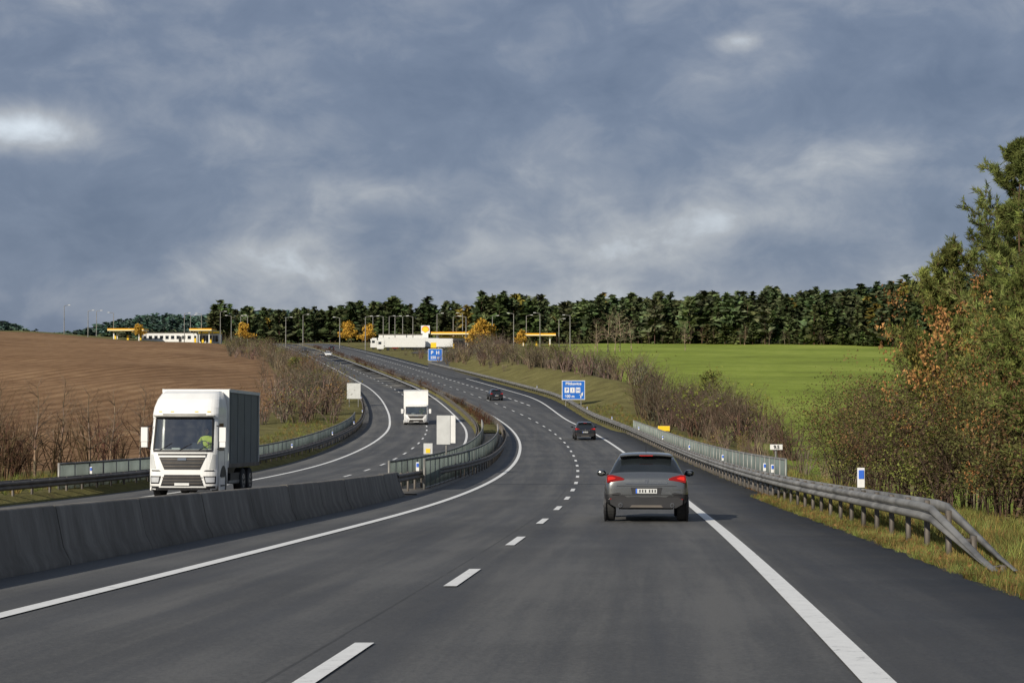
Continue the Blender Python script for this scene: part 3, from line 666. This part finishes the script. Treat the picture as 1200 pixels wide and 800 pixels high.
def lorry(X,Y,L,rz,cabm='whitematte'):
    g=gz(X,Y); e=empty('parked_lorry',(X,Y,g),(0,0,rz)); b=MB(); b.box((0,0,2.55),(L,2.5,2.8),'whitematte'); b.box((0,0,1.05),(L,1.2,.25),'black')
    b.box((-L/2-1.5,0,2.0),(2.1,2.45,2.9),cabm); b.box((-L/2-2.5,0,2.5),(.15,2.1,.9),'glass'); b.box((-L/2-1.7,-1.24,2.5),(1.0,.05,.8),'glass'); b.box((-L/2-1.3,0,3.55),(1.5,2.2,.5),cabm)
    for x in(-L/2-1.6,-L/2+1,L/2-3.4,L/2-2.1,L/2-.8):
        for sd in(-1,1): b.cyl((x,sd*1.2,.5),(x,sd*.9,.5),.5,.5,16,'rubber')
    b.build('trailer_cab_wheels',e,bevel=.04)
lorry(-35,585,13,.12);lorry(-31,598,13,.1,'redp');lorry(-39,612,13.5,.15);lorry(-24,590,9,.1,'whitematte')

# ------------------------------------------------------------------ vegetation
def nrm(v): return v/ (np.linalg.norm(v)+1e-9)
def tubes(S,n=3):
    S=np.asarray(S,float);P0=S[:,0:3];P1=S[:,3:6];R0=S[:,6];R1=S[:,7];D=P1-P0;D/=np.linalg.norm(D,axis=1)[:,None]+1e-9
    a=np.cross(D,np.array([.3,.9,.31]));a/=np.linalg.norm(a,axis=1)[:,None]+1e-9;b=np.cross(D,a);V=[]
    for P,R in((P0,R0),(P1,R1)):
        for i in range(n):
            t=2*math.pi*i/n; V.append(P+(a*math.cos(t)+b*math.sin(t))*R[:,None])
    V=np.stack(V,1).reshape(-1,3);F=[]
    for i in range(n):
        j=(i+1)%n; F+=[(i,j,n+j),(i,n+j,n+i)]
    F=np.array(F);F=(F[None]+np.arange(len(S))[:,None,None]*2*n).reshape(-1,3)
    return V,F
def leaves(P,size,asp=.6,up=0,dirs=None):
    n=len(P);size=np.broadcast_to(size,(n,))
    d=rng.normal(size=(n,3)) if dirs is None else dirs+rng.normal(size=(n,3))*.35
    d[:,2]+=up; d/=np.linalg.norm(d,axis=1)[:,None]; e_=np.cross(d,rng.normal(size=(n,3)));e_/=np.linalg.norm(e_,axis=1)[:,None]
    V=np.stack([P-e_*(size*asp/2)[:,None],P+e_*(size*asp/2)[:,None],P+d*size[:,None]],1).reshape(-1,3)
    return V,np.arange(3*n).reshape(-1,3)
def grow(p,d,L,r,lev,S,T,nch=1,wig=.25,up=.08,n=3,sp=.8,shr=.55):
    for i in range(n):
        q=p+d*L/n; r1=r*.78; S.append((*p,*q,r,r1))
        if lev>0:
            for c in range(nch):
                cd=nrm(d+rng.normal(size=3)*sp); 
                if cd[2]<-.1: cd[2]*=-.5
                grow(q,cd,L*shr*rng.uniform(.7,1.15),r1*.6,lev-1,S,T,nch,wig,up,n,sp,shr)
        p=q;r=r1;d=nrm(d+rng.normal(size=3)*wig+np.array([0,0,up]))
    T.append((*p,*d))
def col(n,c,v=.25):
    c=np.asarray(c,float); return c[None]*(1+v*(rng.random((n,1))*2-1))*(1+.08*(rng.random((n,3))*2-1))
def percol(c,k_,v): return np.repeat(col(k_,c,v),3,0)
def t_bush(stems=12,leafn=0,leafc=(.1,.1,.03),tw=(.15,.115,.085),r=.012,spread=.55,lev=2):
    S=[];T=[]
    for i in range(stems):
        a=rng.uniform(0,2*math.pi);d=nrm(np.array([math.cos(a)*spread*rng.random(),math.sin(a)*spread*rng.random(),1]))
        b=np.array([math.cos(a),math.sin(a),0])*rng.uniform(0,.16)
        grow(b,d,rng.uniform(.55,.85),r,lev,S,T,1)
    V,F=tubes(S); parts=[(V,F,np.repeat(col(len(S),tw,.35),6,0))]
    if leafn:
        T=np.array(T);idx=rng.integers(0,len(T),leafn);P=T[idx,:3]+rng.normal(size=(leafn,3))*.03
        V2,F2=leaves(P,rng.uniform(.025,.055,leafn),.8);parts.append((V2,F2,percol(leafc,leafn,.45)))
    V,F,C=joinarr(parts); V[:,2]/=max(.01,np.percentile(V[:,2],99)); return V,F,C
def t_conifer(n=120,full=True,rnd=False):
    parts=[tubes([(0,0,0,0,0,.97,.009,.003)],4)]; parts[0]=(*parts[0],col(8,(.09,.062,.045),.1))
    lo_=(rng.uniform(.16,.36) if rnd else rng.uniform(.05,.18)) if full else .05
    t=lo_+(1-lo_)*rng.random(n)**.9
    ex=.5 if rnd else .75
    tt=(t-lo_)/(1-lo_)
    R=((.16 if rnd else .165)*(1-t)**ex*(np.minimum(1,tt*4+.5))+.012)*rng.uniform(.3,1.15,n); a=rng.uniform(0,2*math.pi,n)
    lean=rng.normal(size=2)*.012
    P=np.stack([np.cos(a)*R+lean[0]*t,np.sin(a)*R+lean[1]*t,t+R*.1],1); d=np.stack([np.cos(a),np.sin(a),0*a-(.05 if not rnd else -.25)],1)
    sz=.055+.06*(1-t) if full else .1+.1*(1-t)
    V,F=leaves(P-d*sz[:,None]*.5,sz*1.5,.95,0,d); c=col(n,(.066,.088,.038) if not rnd else (.076,.094,.044),.5); parts.append((V,F,np.repeat(c,3,0)))
    return joinarr(parts)
def t_bare(h_lev=3,tw=(.2,.17,.14),leafn=0,leafc=(.3,.2,.04),lsz=.03):
    S=[];T=[];p=np.zeros(3);d=np.array([0,0,1.]);r=.016
    for i in range(9):
        q=p+d*.1;S.append((*p,*q,r,r*.86))
        if i>1:
            for c in range(3):
                a=rng.uniform(0,2*math.pi);cd=nrm(np.array([math.cos(a),math.sin(a),rng.uniform(.6,1.3)])); grow(q,cd,.34*(1-.07*i)*rng.uniform(.7,1.1),r*.5,h_lev-1,S,T,1,sp=.6)
        p=q;r*=.86;d=nrm(d+rng.normal(size=3)*.06)
    V,F=tubes(S);parts=[(V,F,np.repeat(col(len(S),tw,.25),6,0))]
    if leafn:
        T=np.array(T);idx=rng.integers(0,len(T),leafn);P=T[idx,:3]+rng.normal(size=(leafn,3))*.035
        V2,F2=leaves(P,rng.uniform(.6,1.3,leafn)*lsz,.8);parts.append((V2,F2,percol(leafc,leafn,.4)))
    V,F,C=joinarr(parts);V[:,2]/=V[:,2].max();return V,F,C
def scatter(name,temps,P,S,mat='leaf',W=None,tint=None,parent=None):
    P=np.asarray(P,float);n=len(P);S=np.broadcast_to(S,(n,));W=S if W is None else np.broadcast_to(W,(n,))
    tint=np.ones((n,3)) if tint is None else tint; idx=rng.integers(0,len(temps),n);parts=[]
    for k_ in range(len(temps)):
        s=np.where(idx==k_)[0]
        if not len(s): continue
        V,F,C=temps[k_];a=rng.uniform(0,2*math.pi,len(s));c,si=np.cos(a)[:,None],np.sin(a)[:,None]
        X=(V[None,:,0]*c-V[None,:,1]*si)*W[s][:,None];Yv=(V[None,:,0]*si+V[None,:,1]*c)*W[s][:,None];Z=V[None,:,2]*S[s][:,None]
        VV=np.stack([X,Yv,Z],2)+P[s][:,None]; FF=F[None]+(np.arange(len(s))*len(V))[:,None,None]; CC=C[None]*tint[s][:,None]
        parts.append((VV.reshape(-1,3),FF.reshape(-1,3),CC.reshape(-1,3)))
    V,F,C=joinarr(parts); return fastmesh(name,V,F,np.clip(C,0,1),mat,parent)
def gp(X,Y,dz=-.1): X=np.asarray(X,float);Y=np.asarray(Y,float); return np.stack([X,Y,ground_z(X,Y)+dz],1)
def tints(n,v=.3,g=.12): return (1+v*(rng.random((n,1))*2-1))*(1+g*(rng.random((n,3))*2-1))
con=[t_conifer(120) for _ in range(5)]+[t_conifer(110,True,True) for _ in range(5)]; conlo=[t_conifer(28,False) for _ in range(5)]
EX=[-200,-90,-20,30,80,150,420];EY=[880,860,800,745,700,640,560]
n=4600;X=rng.uniform(-150,300,n);Y=rng.uniform(600,1000,n)
edge=np.interp(X,EX,EY); k_=Y>edge+rng.normal(size=n)*4; X,Y,edge=X[k_],Y[k_],edge[k_]; k_=((Y-edge)<50)|(rng.random(len(X))<.30); X,Y=X[k_],Y[k_]
patch_=np.sin(X*.035+1)*np.sin(Y*.05)+.6*np.sin(X*.09+2)
S=rng.uniform(11,19,len(X))+patch_*2+rng.normal(size=len(X))*1.4; T=tints(len(X),.3,.1)*(1+.2*np.sin(X*.06+Y*.04))[:,None]; yl=rng.random(len(X))<.025; T[yl]*=np.array([2.4,1.5,.8])
scatter('pine_forest',con,gp(X,Y),S,'twig',W=S*rng.uniform(1.2,1.9,len(X)),tint=T)
X=rng.uniform(-60,260,260);Y=np.interp(X,EX,EY)+rng.uniform(-3,10,260);S=rng.uniform(3,9,260);scatter('forest_edge_saplings',con[:5],gp(X,Y),S,'twig',W=S*2.0,tint=tints(260,.4)*np.array([1.1,1.0,.9]))
bt=[t_bare() for _ in range(3)]
X=rng.uniform(-25,200,36);Y=np.interp(X,EX,EY)-4+rng.normal(size=36)*3;S=rng.uniform(3,9,36);scatter('forest_edge_shrubs',bt,gp(X,Y),S,'twig',W=S,tint=tints(36,.3)*np.array([.8,.72,.62]))
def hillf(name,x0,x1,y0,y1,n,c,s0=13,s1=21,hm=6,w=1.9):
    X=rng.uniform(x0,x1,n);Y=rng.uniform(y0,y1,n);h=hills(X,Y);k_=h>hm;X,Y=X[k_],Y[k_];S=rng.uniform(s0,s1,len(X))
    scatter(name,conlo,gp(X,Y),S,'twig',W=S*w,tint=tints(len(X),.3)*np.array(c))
hillf('distant_hill_forest',-900,-180,1950,2330,4500,(1.0,1.2,2.2))  # bluish tint puts distance haze into the tree colour
hillf('distant_hill_forest',0,900,1950,2400,7000,(.85,1.05,1.75))  # cooler tint paints aerial haze onto the right ridge trees
hillf('far_haze_tinted_forest',-1500,-100,3850,4350,6000,(2.0,2.3,4.8),20,30,15,2.4)  # strongest blue tint: aerial haze painted into the foliage colour
n=750;X=rng.uniform(-340,-60,n);Y=rng.uniform(1050,1250,n);S=rng.uniform(5,10,n)+3*np.sin(X*.05);T=tints(n,.4)*np.array([1.05,1.05,1.4]);yl=rng.random(n)<.08;T[yl]*=np.array([2.4,1.5,.8])  # slight blue lean in the tint paints distance haze on the belt
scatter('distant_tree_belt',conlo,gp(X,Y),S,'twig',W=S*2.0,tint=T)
bb=[t_bush(13) for _ in range(5)]; bo=[t_bush(12,300,(.15,.15,.04)) for _ in range(3)]; br=[t_bush(12,260,(.20,.115,.05)) for _ in range(3)]
bbf=[t_bush(8,r=.018) for _ in range(5)]; bof=[t_bush(8,200,(.14,.14,.045),r=.016) for _ in range(2)]
def bushes(name,temps,n,ya,yb,off0,off1,s0,s1,right=True,wf=.9,tc=(1,1,1)):
    Y=rng.uniform(ya,yb,n);O=rng.uniform(off0,off1,n); U=(Rr(Y)+3.3+O) if right else -(lo(Y)+3+O); X=Lx(Y)+U;S=rng.uniform(s0,s1,n)
    scatter(name,temps,gp(X,Y),S,'twig',W=S*wf,tint=tints(n,.35)*np.array(tc))
bushes('roadside_bushes',bbf+bof[:1],150,250,470,7,17,2.6,6.0)
bushes('roadside_bushes',bbf+bof,50,300,520,4,12,2,4)
n=80;Y=rng.uniform(165,232,n);X=rng.uniform(15,27,n);S=rng.uniform(3.0,6.4,n);scatter('field_edge_bushes',bb+bb+bo[:1],gp(X,Y),S,'twig',W=S*.95,tint=tints(n,.3)*np.array([.85,.82,.8]))
n=34;Y=rng.uniform(75,150,n);X=rng.uniform(13.5,22,n);S=rng.uniform(1.6,3.4,n);scatter('saplings',bb+bo[:1],gp(X,Y),S,'twig',W=S*.6,tint=tints(n,.3)*1.4)
bushes('roadside_bushes',bbf+bof[:1]+br[:1],140,185,430,2.5,11,2.4,5.6,False)
bushes('roadside_bushes',bbf+bof,60,430,620,3,20,3,5.5,False)
bushes('roadside_bushes',bb,38,72,120,5.5,18,2.4,5.2,False,.8,(.60,.50,.44))
bushes('roadside_bushes',bb,16,52,78,5,14,2.2,3.8,False,.8,(.55,.46,.41))
n=170;Y=rng.uniform(180,640,n);U=-mo(Y)/2+rng.uniform(-.4,.4,n);X=Lx(Y)+U;S=rng.uniform(.7,1.6,n);scatter('median_hedge',bbf+br[:1],np.stack([X,Y,prof(Y)+.1],1),S,'twig',W=S*1.4,tint=tints(n,.3)*np.array([.62,.47,.40]))
def tree(name,temps,X,Y,S,W=None,tint=(1,1,1),mat='twig'):
    return scatter(name,temps,gp([X],[Y]),S,mat,W=W or S,tint=np.array([tint]))
for X,Y,S in[(30,560,14),(34,565,15),(26.5,555,12),(38,570,11),(-20,640,10),(58,600,11),(24,520,8),(31,540,12)]: tree('bare_birch_tree',bt,X,Y,S,tint=(1.5,1.35,1.2))
for X,Y,S in[(-22.6,85,5.6),(-21.2,90,5.2),(-19.7,88,5.0),(-24,95,6.0),(-20.6,99,5.4),(-26,92,5.8),(-42,300,7),(-45,330,7),(-36,260,6.5),(-33,235,6),(-50,360,7)]: tree('bare_tree',bt,X,Y,S,tint=(.9,.78,.68))
yt=[t_bare(3,(.15,.12,.09),2400,(.48,.29,.05),.06)]
for X,Y,S in[(-10,560,11),(-7.5,566,9.5),(-12.5,572,8),(-96,640,9),(-52,650,9),(-144,690,7),(-60,660,10),(3,600,7)]: tree('autumn_yellow_tree',yt,X,Y,S)
gt=[t_bare(3,(.14,.12,.08),1100,(.13,.14,.04),.045)]
for X,Y,S in[(24.5,225,6.0),(8,330,6),(4,380,6),(-38,310,5)]: tree('broadleaf_tree',gt,X,Y,S)

def near_pine(name,X,Y,H,R,c=(.14,.175,.05),low=.12,dens=3,ex=.42,nb=(3,6)):
    g=np.array([X,Y,gz(X,Y)-.1]);S=[];p=g.copy();d=np.array([0,0,1.]);r=.016*H;nseg=22;NP=[];ND=[]
    for i in range(nseg):
        q=p+d*H/nseg; S.append((*p,*q,r,r*.88)); t=(i+1)/nseg
        if t>low:
            prof_r=R*min(1,(t-low)/.2+.5)*(1-t)**ex+.10
            for b in range(rng.integers(*nb)):
                a=rng.uniform(0,2*math.pi);L=prof_r*rng.uniform(.35,1.3);bd=nrm(np.array([math.cos(a),math.sin(a),rng.uniform(.15,.6)]));pp=q-d*rng.uniform(0,H/nseg);br_=r*.32;m_=6
                for k2 in range(m_):
                    qq=pp+bd*L/m_;S.append((*pp,*qq,br_,br_*.75))
                    if k2>=1:
                        for s_ in range(dens):
                            sd=nrm(bd+rng.normal(size=3)*.6+np.array([0,0,.35]));sl_=max(.14,L*.22*rng.uniform(.5,1.3));tp=qq+sd*sl_;S.append((*qq,*tp,.010,.005))
                            for f_ in(.35,.7,1.0): NP.append(qq+sd*sl_*f_);ND.append(sd)
                    pp=qq;br_*=.75;bd=nrm(bd+rng.normal(size=3)*.14+np.array([0,0,.16]))
        p=q;r*=.88;d=nrm(d+rng.normal(size=3)*.02)
    NP=np.array(NP);ND=np.array(ND);k3=12
    P=np.repeat(NP,k3,0)+rng.normal(size=(len(NP)*k3,3))*.025;D=np.repeat(ND,k3,0)+rng.normal(size=(len(NP)*k3,3))*.6
    V,F=leaves(P,rng.uniform(.09,.18,len(P)),.2,0.0,D);cc=np.repeat(np.repeat(col(len(NP),c,.5),k3,0),3,0)
    V1,F1=tubes(S,5);parts=[(V1,F1,np.repeat(col(len(S),(.16,.10,.06),.2),10,0)),(V,F,cc)]
    V,F,C=joinarr(parts);return fastmesh(name,V,F,C,'leaf')
near_pine('pine_tree',12.7,45,9.5,2.6,(.15,.175,.055),nb=(4,7),ex=.55)
near_pine('pine_tree',12.7,41.0,7.4,2.5,(.15,.175,.05),nb=(5,8))
near_pine('pine_tree',14.4,50,9.0,2.8,(.13,.15,.045),nb=(4,8))
near_pine('pine_tree',12.6,52,7.8,2.1,(.17,.185,.055),nb=(4,7))
near_pine('pine_tree',12.1,38.5,5.4,1.9,(.16,.18,.055),nb=(4,8))
near_pine('pine_tree',13.4,56,7.2,2.1,(.15,.17,.05),nb=(4,7))
def leafy(name,X,Y,H,W,c,n=6000,sz=.09,tw=(.13,.09,.065),stems=5):
    S=[];T=[]
    for i in range(stems):
        a=rng.uniform(0,2*math.pi); grow(np.array([math.cos(a)*.15,math.sin(a)*.15,0]),nrm(np.array([math.cos(a)*.45*rng.random(),math.sin(a)*.45*rng.random(),1])),H*.62,.026,3,S,T,1,n=4,sp=.75,shr=.5)
    V,F=tubes(S,3);parts=[(V,F,np.repeat(col(len(S),tw,.35),6,0))];T=np.array(T)
    if n:
        cl=rng.random(len(T))**1.6; idx=rng.choice(len(T),n,p=cl/cl.sum());P=T[idx,:3]+rng.normal(size=(n,3))*.13;V2,F2=leaves(P,rng.uniform(.6,1.3,n)*sz,.8);parts.append((V2,F2,percol(c,n,.5)))
    V,F,C=joinarr(parts);V[:,:2]*=W/max(.1,np.percentile(np.abs(V[:,:2]),97));V[:,2]*=H/np.percentile(V[:,2],99.5);V+=np.array([X,Y,gz(X,Y)-.1]);return fastmesh(name,V,F,C,'leaf')
leafy('autumn_tree',12.0,50,6.4,1.7,(.34,.18,.07),4200,.10)
leafy('autumn_tree',11.4,43.0,4.8,1.2,(.34,.17,.065),2800,.085)
leafy('autumn_tree',12.9,47,7.6,1.7,(.24,.19,.05),5000,.09)
leafy('autumn_tree',12.6,39.5,5.6,1.3,(.30,.16,.06),2600,.08)
C3=[(.11,.11,.04),(.17,.10,.05),(.15,.16,.045),(.10,.07,.045)]
for i,(X,Y,H,W) in enumerate([(11.0,40,3.2,1.5),(11.6,37,3.6,1.7),(12.6,38,4.4,1.8),(11.1,46,3.6,1.6),(11.4,55,4.2,1.8),(12.6,58,4.8,2.0),(11.8,64,4.2,1.8),(13.2,70,4.4,2.1),(11.9,34,3.2,1.7),(13.2,33,4.2,1.9),(14.1,36,5.2,2.0),(11.4,51,3.8,1.7),(13.8,62,5.0,2.1),(15.0,75,4.2,2),(14.8,44,6.0,2.2),(10.9,31.5,2.0,1.2),(12.2,42,3.8,1.7),(13.0,45,5.0,1.9),(12.4,48,4.8,1.8),(13.6,54,5.4,2.0),(11.3,35,2.4,1.3),(12.2,60,4.6,1.9),(11.2,49,3.2,1.4),(12.9,36,4.0,1.8),(11.9,44,4.6,1.6),(12.8,30,3.4,1.6),(14.5,40,5.6,2.0),(12.4,68,4.2,1.8)]):
    leafy('shrub',X,Y,H,W,C3[i%4],[3600,2800,4000,4200][i%4],[.065,.06,.07,.055][i%4],tw=[(.12,.085,.06),(.13,.09,.065),(.10,.075,.055),(.09,.065,.05)][i%4],stems=10)
def t_grass():
    k_=14;a=rng.uniform(0,2*math.pi,k_);P=np.stack([np.cos(a)*.08*rng.random(k_),np.sin(a)*.08*rng.random(k_),0*a],1);D=np.stack([np.cos(a)*.5,np.sin(a)*.5,1+0*a],1)
    V,F=leaves(P,rng.uniform(.5,1,k_),.06,0,D);V[:,2]=np.abs(V[:,2]);return V,F,percol((.17,.19,.055),k_,.4)
gt_=[t_grass() for _ in range(6)]
def grass(name,n,ya,yb,ua,ub,s0,s1,right=True):
    Y=ya+(yb-ya)*rng.random(n)**1.4;O=rng.uniform(ua,ub,n);U=(Rr(Y)+3.0+O) if right else -(lo(Y)+3+O);X=Lx(Y)+U;S=rng.uniform(s0,s1,n);T=tints(n,.35);dry=rng.random(n)<.4;T[dry]*=np.array([1.4,.9,1.1])
    scatter(name,gt_,gp(X,Y,-.02),S,'leaf',tint=T)
grass('verge_grass',6500,12,60,-.7,.6,.06,.22);grass('verge_grass',8500,12,62,.3,4.5,.12,.40);grass('verge_grass',2500,62,230,.8,6,.25,.55);grass('verge_grass',2500,50,200,.5,8,.25,.6,False)
n=4200;Y=rng.uniform(14,70,n);X=Lx(Y)+9.8+np.abs(rng.normal(size=n))*1.0;P=gp(X,Y,.04);V,F=leaves(P,rng.uniform(.03,.06,n),.9);fastmesh('fallen_leaves',V,F,percol((.22,.12,.05),n,.4),'leaf')

# ------------------------------------------------------------------ light
az=math.radians(215); el=math.radians(27)   # sun behind and to the left
sd=Vector((math.sin(az)*math.cos(el),math.cos(az)*math.cos(el),math.sin(el)))
L=bpy.data.lights.new('sun','SUN');L.energy=5.0;L.angle=math.radians(.5);L.color=(1,.92,.79)
lo_=bpy.data.objects.new('sun',L);COL.objects.link(lo_);lo_.rotation_euler=sd.to_track_quat('Z','Y').to_euler()
w=bpy.data.worlds.new('World');sc.world=w;w.use_nodes=True;nt=w.node_tree;nt.nodes.clear()
out=N(nt,'ShaderNodeOutputWorld');sky=N(nt,'ShaderNodeTexSky',sky_type='NISHITA',sun_disc=False,sun_elevation=el,sun_rotation=az)
bg1=N(nt,'ShaderNodeBackground',i_Strength=.09);nt.links.new(sky.outputs[0],bg1.inputs[0])
tc=N(nt,'ShaderNodeTexCoord');D=tc.outputs['Generated']
def noise(scale3,sc_,det,rough=.6,dist=0.,loc=(0,0,0),rot=(0,0,0)):
    mp=N(nt,'ShaderNodeMapping');mp.inputs['Scale'].default_value=scale3;mp.inputs['Location'].default_value=loc;mp.inputs['Rotation'].default_value=rot;nt.links.new(D,mp.inputs[0])
    n_=N(nt,'ShaderNodeTexNoise',i_Scale=sc_,i_Detail=det,i_Roughness=rough,i_Distortion=dist);nt.links.new(mp.outputs[0],n_.inputs['Vector']);return n_.outputs['Fac']
na=noise((1,1,2.2),7.0,6.0,.52,.35,(.3,0,.1),(0,.25,0));nb=noise((1,1,1.5),22.0,6.0,.58,.4);nc_=noise((1,1,2.6),2.6,2.0,.5,0,(2,1,0))
def blob(dx,dz,sx,sz,amp):
    mp=N(nt,'ShaderNodeMapping',vector_type='POINT');l=math.sqrt(dx*dx+1+dz*dz);c=(dx/l,1/l,dz/l);s=(1/sx,1/(.5),1/sz)
    mp.inputs['Scale'].default_value=s;mp.inputs['Location'].default_value=tuple(-a*b for a,b in zip(c,s));nt.links.new(D,mp.inputs[0])
    ln=N(nt,'ShaderNodeVectorMath',operation='LENGTH');nt.links.new(mp.outputs[0],ln.inputs[0])
    d=ln.outputs['Value'];g_=mathn(nt,'POWER',2.718,mathn(nt,'MULTIPLY',mathn(nt,'MULTIPLY',d,d),-1.0));return mathn(nt,'MULTIPLY',g_,amp)
v=mathn(nt,'ADD',mathn(nt,'MULTIPLY',na,.58),mathn(nt,'MULTIPLY',nb,.42));v=mathn(nt,'ADD',v,mathn(nt,'MULTIPLY',nc_,.25))
for bl in [(-.285,.138,.05,.014,.34),(-.13,.068,.045,.022,.14),(-.05,.105,.09,.014,.08),(.05,.085,.06,.02,.08),(.17,.10,.15,.03,.11),(.126,.187,.014,.005,.18),(.05,.155,.5,.02,-.07),(.0,.19,.6,.02,-.02),(-.2,.105,.09,.022,-.08),(.08,.045,.25,.018,.09)]:
    v=mathn(nt,'ADD',v,blob(*bl))
r=ramp(nt,[(.46,(.135,.178,.268)),(.60,(.182,.228,.322)),(.70,(.262,.302,.382)),(.80,(.40,.43,.48)),(.98,(.76,.84,.92))]);nt.links.new(v,r.inputs['Fac'])
bg2=N(nt,'ShaderNodeBackground',i_Strength=1.0);nt.links.new(r.outputs[0],bg2.inputs[0])
mx=N(nt,'ShaderNodeMixShader');mx.inputs[0].default_value=.93;nt.links.new(bg1.outputs[0],mx.inputs[1]);nt.links.new(bg2.outputs[0],mx.inputs[2]);nt.links.new(mx.outputs[0],out.inputs[0])

sc.view_settings.view_transform='Standard';sc.view_settings.look='None';sc.view_settings.exposure=0
cam=bpy.data.cameras.new('camera');cam.lens=63;cam.sensor_width=36;cam.clip_start=.1;cam.clip_end=20000
co=bpy.data.objects.new('camera',cam);COL.objects.link(co);co.location=(0,0,1.475);co.rotation_euler=(math.radians(90+1.09),0,0);sc.camera=co
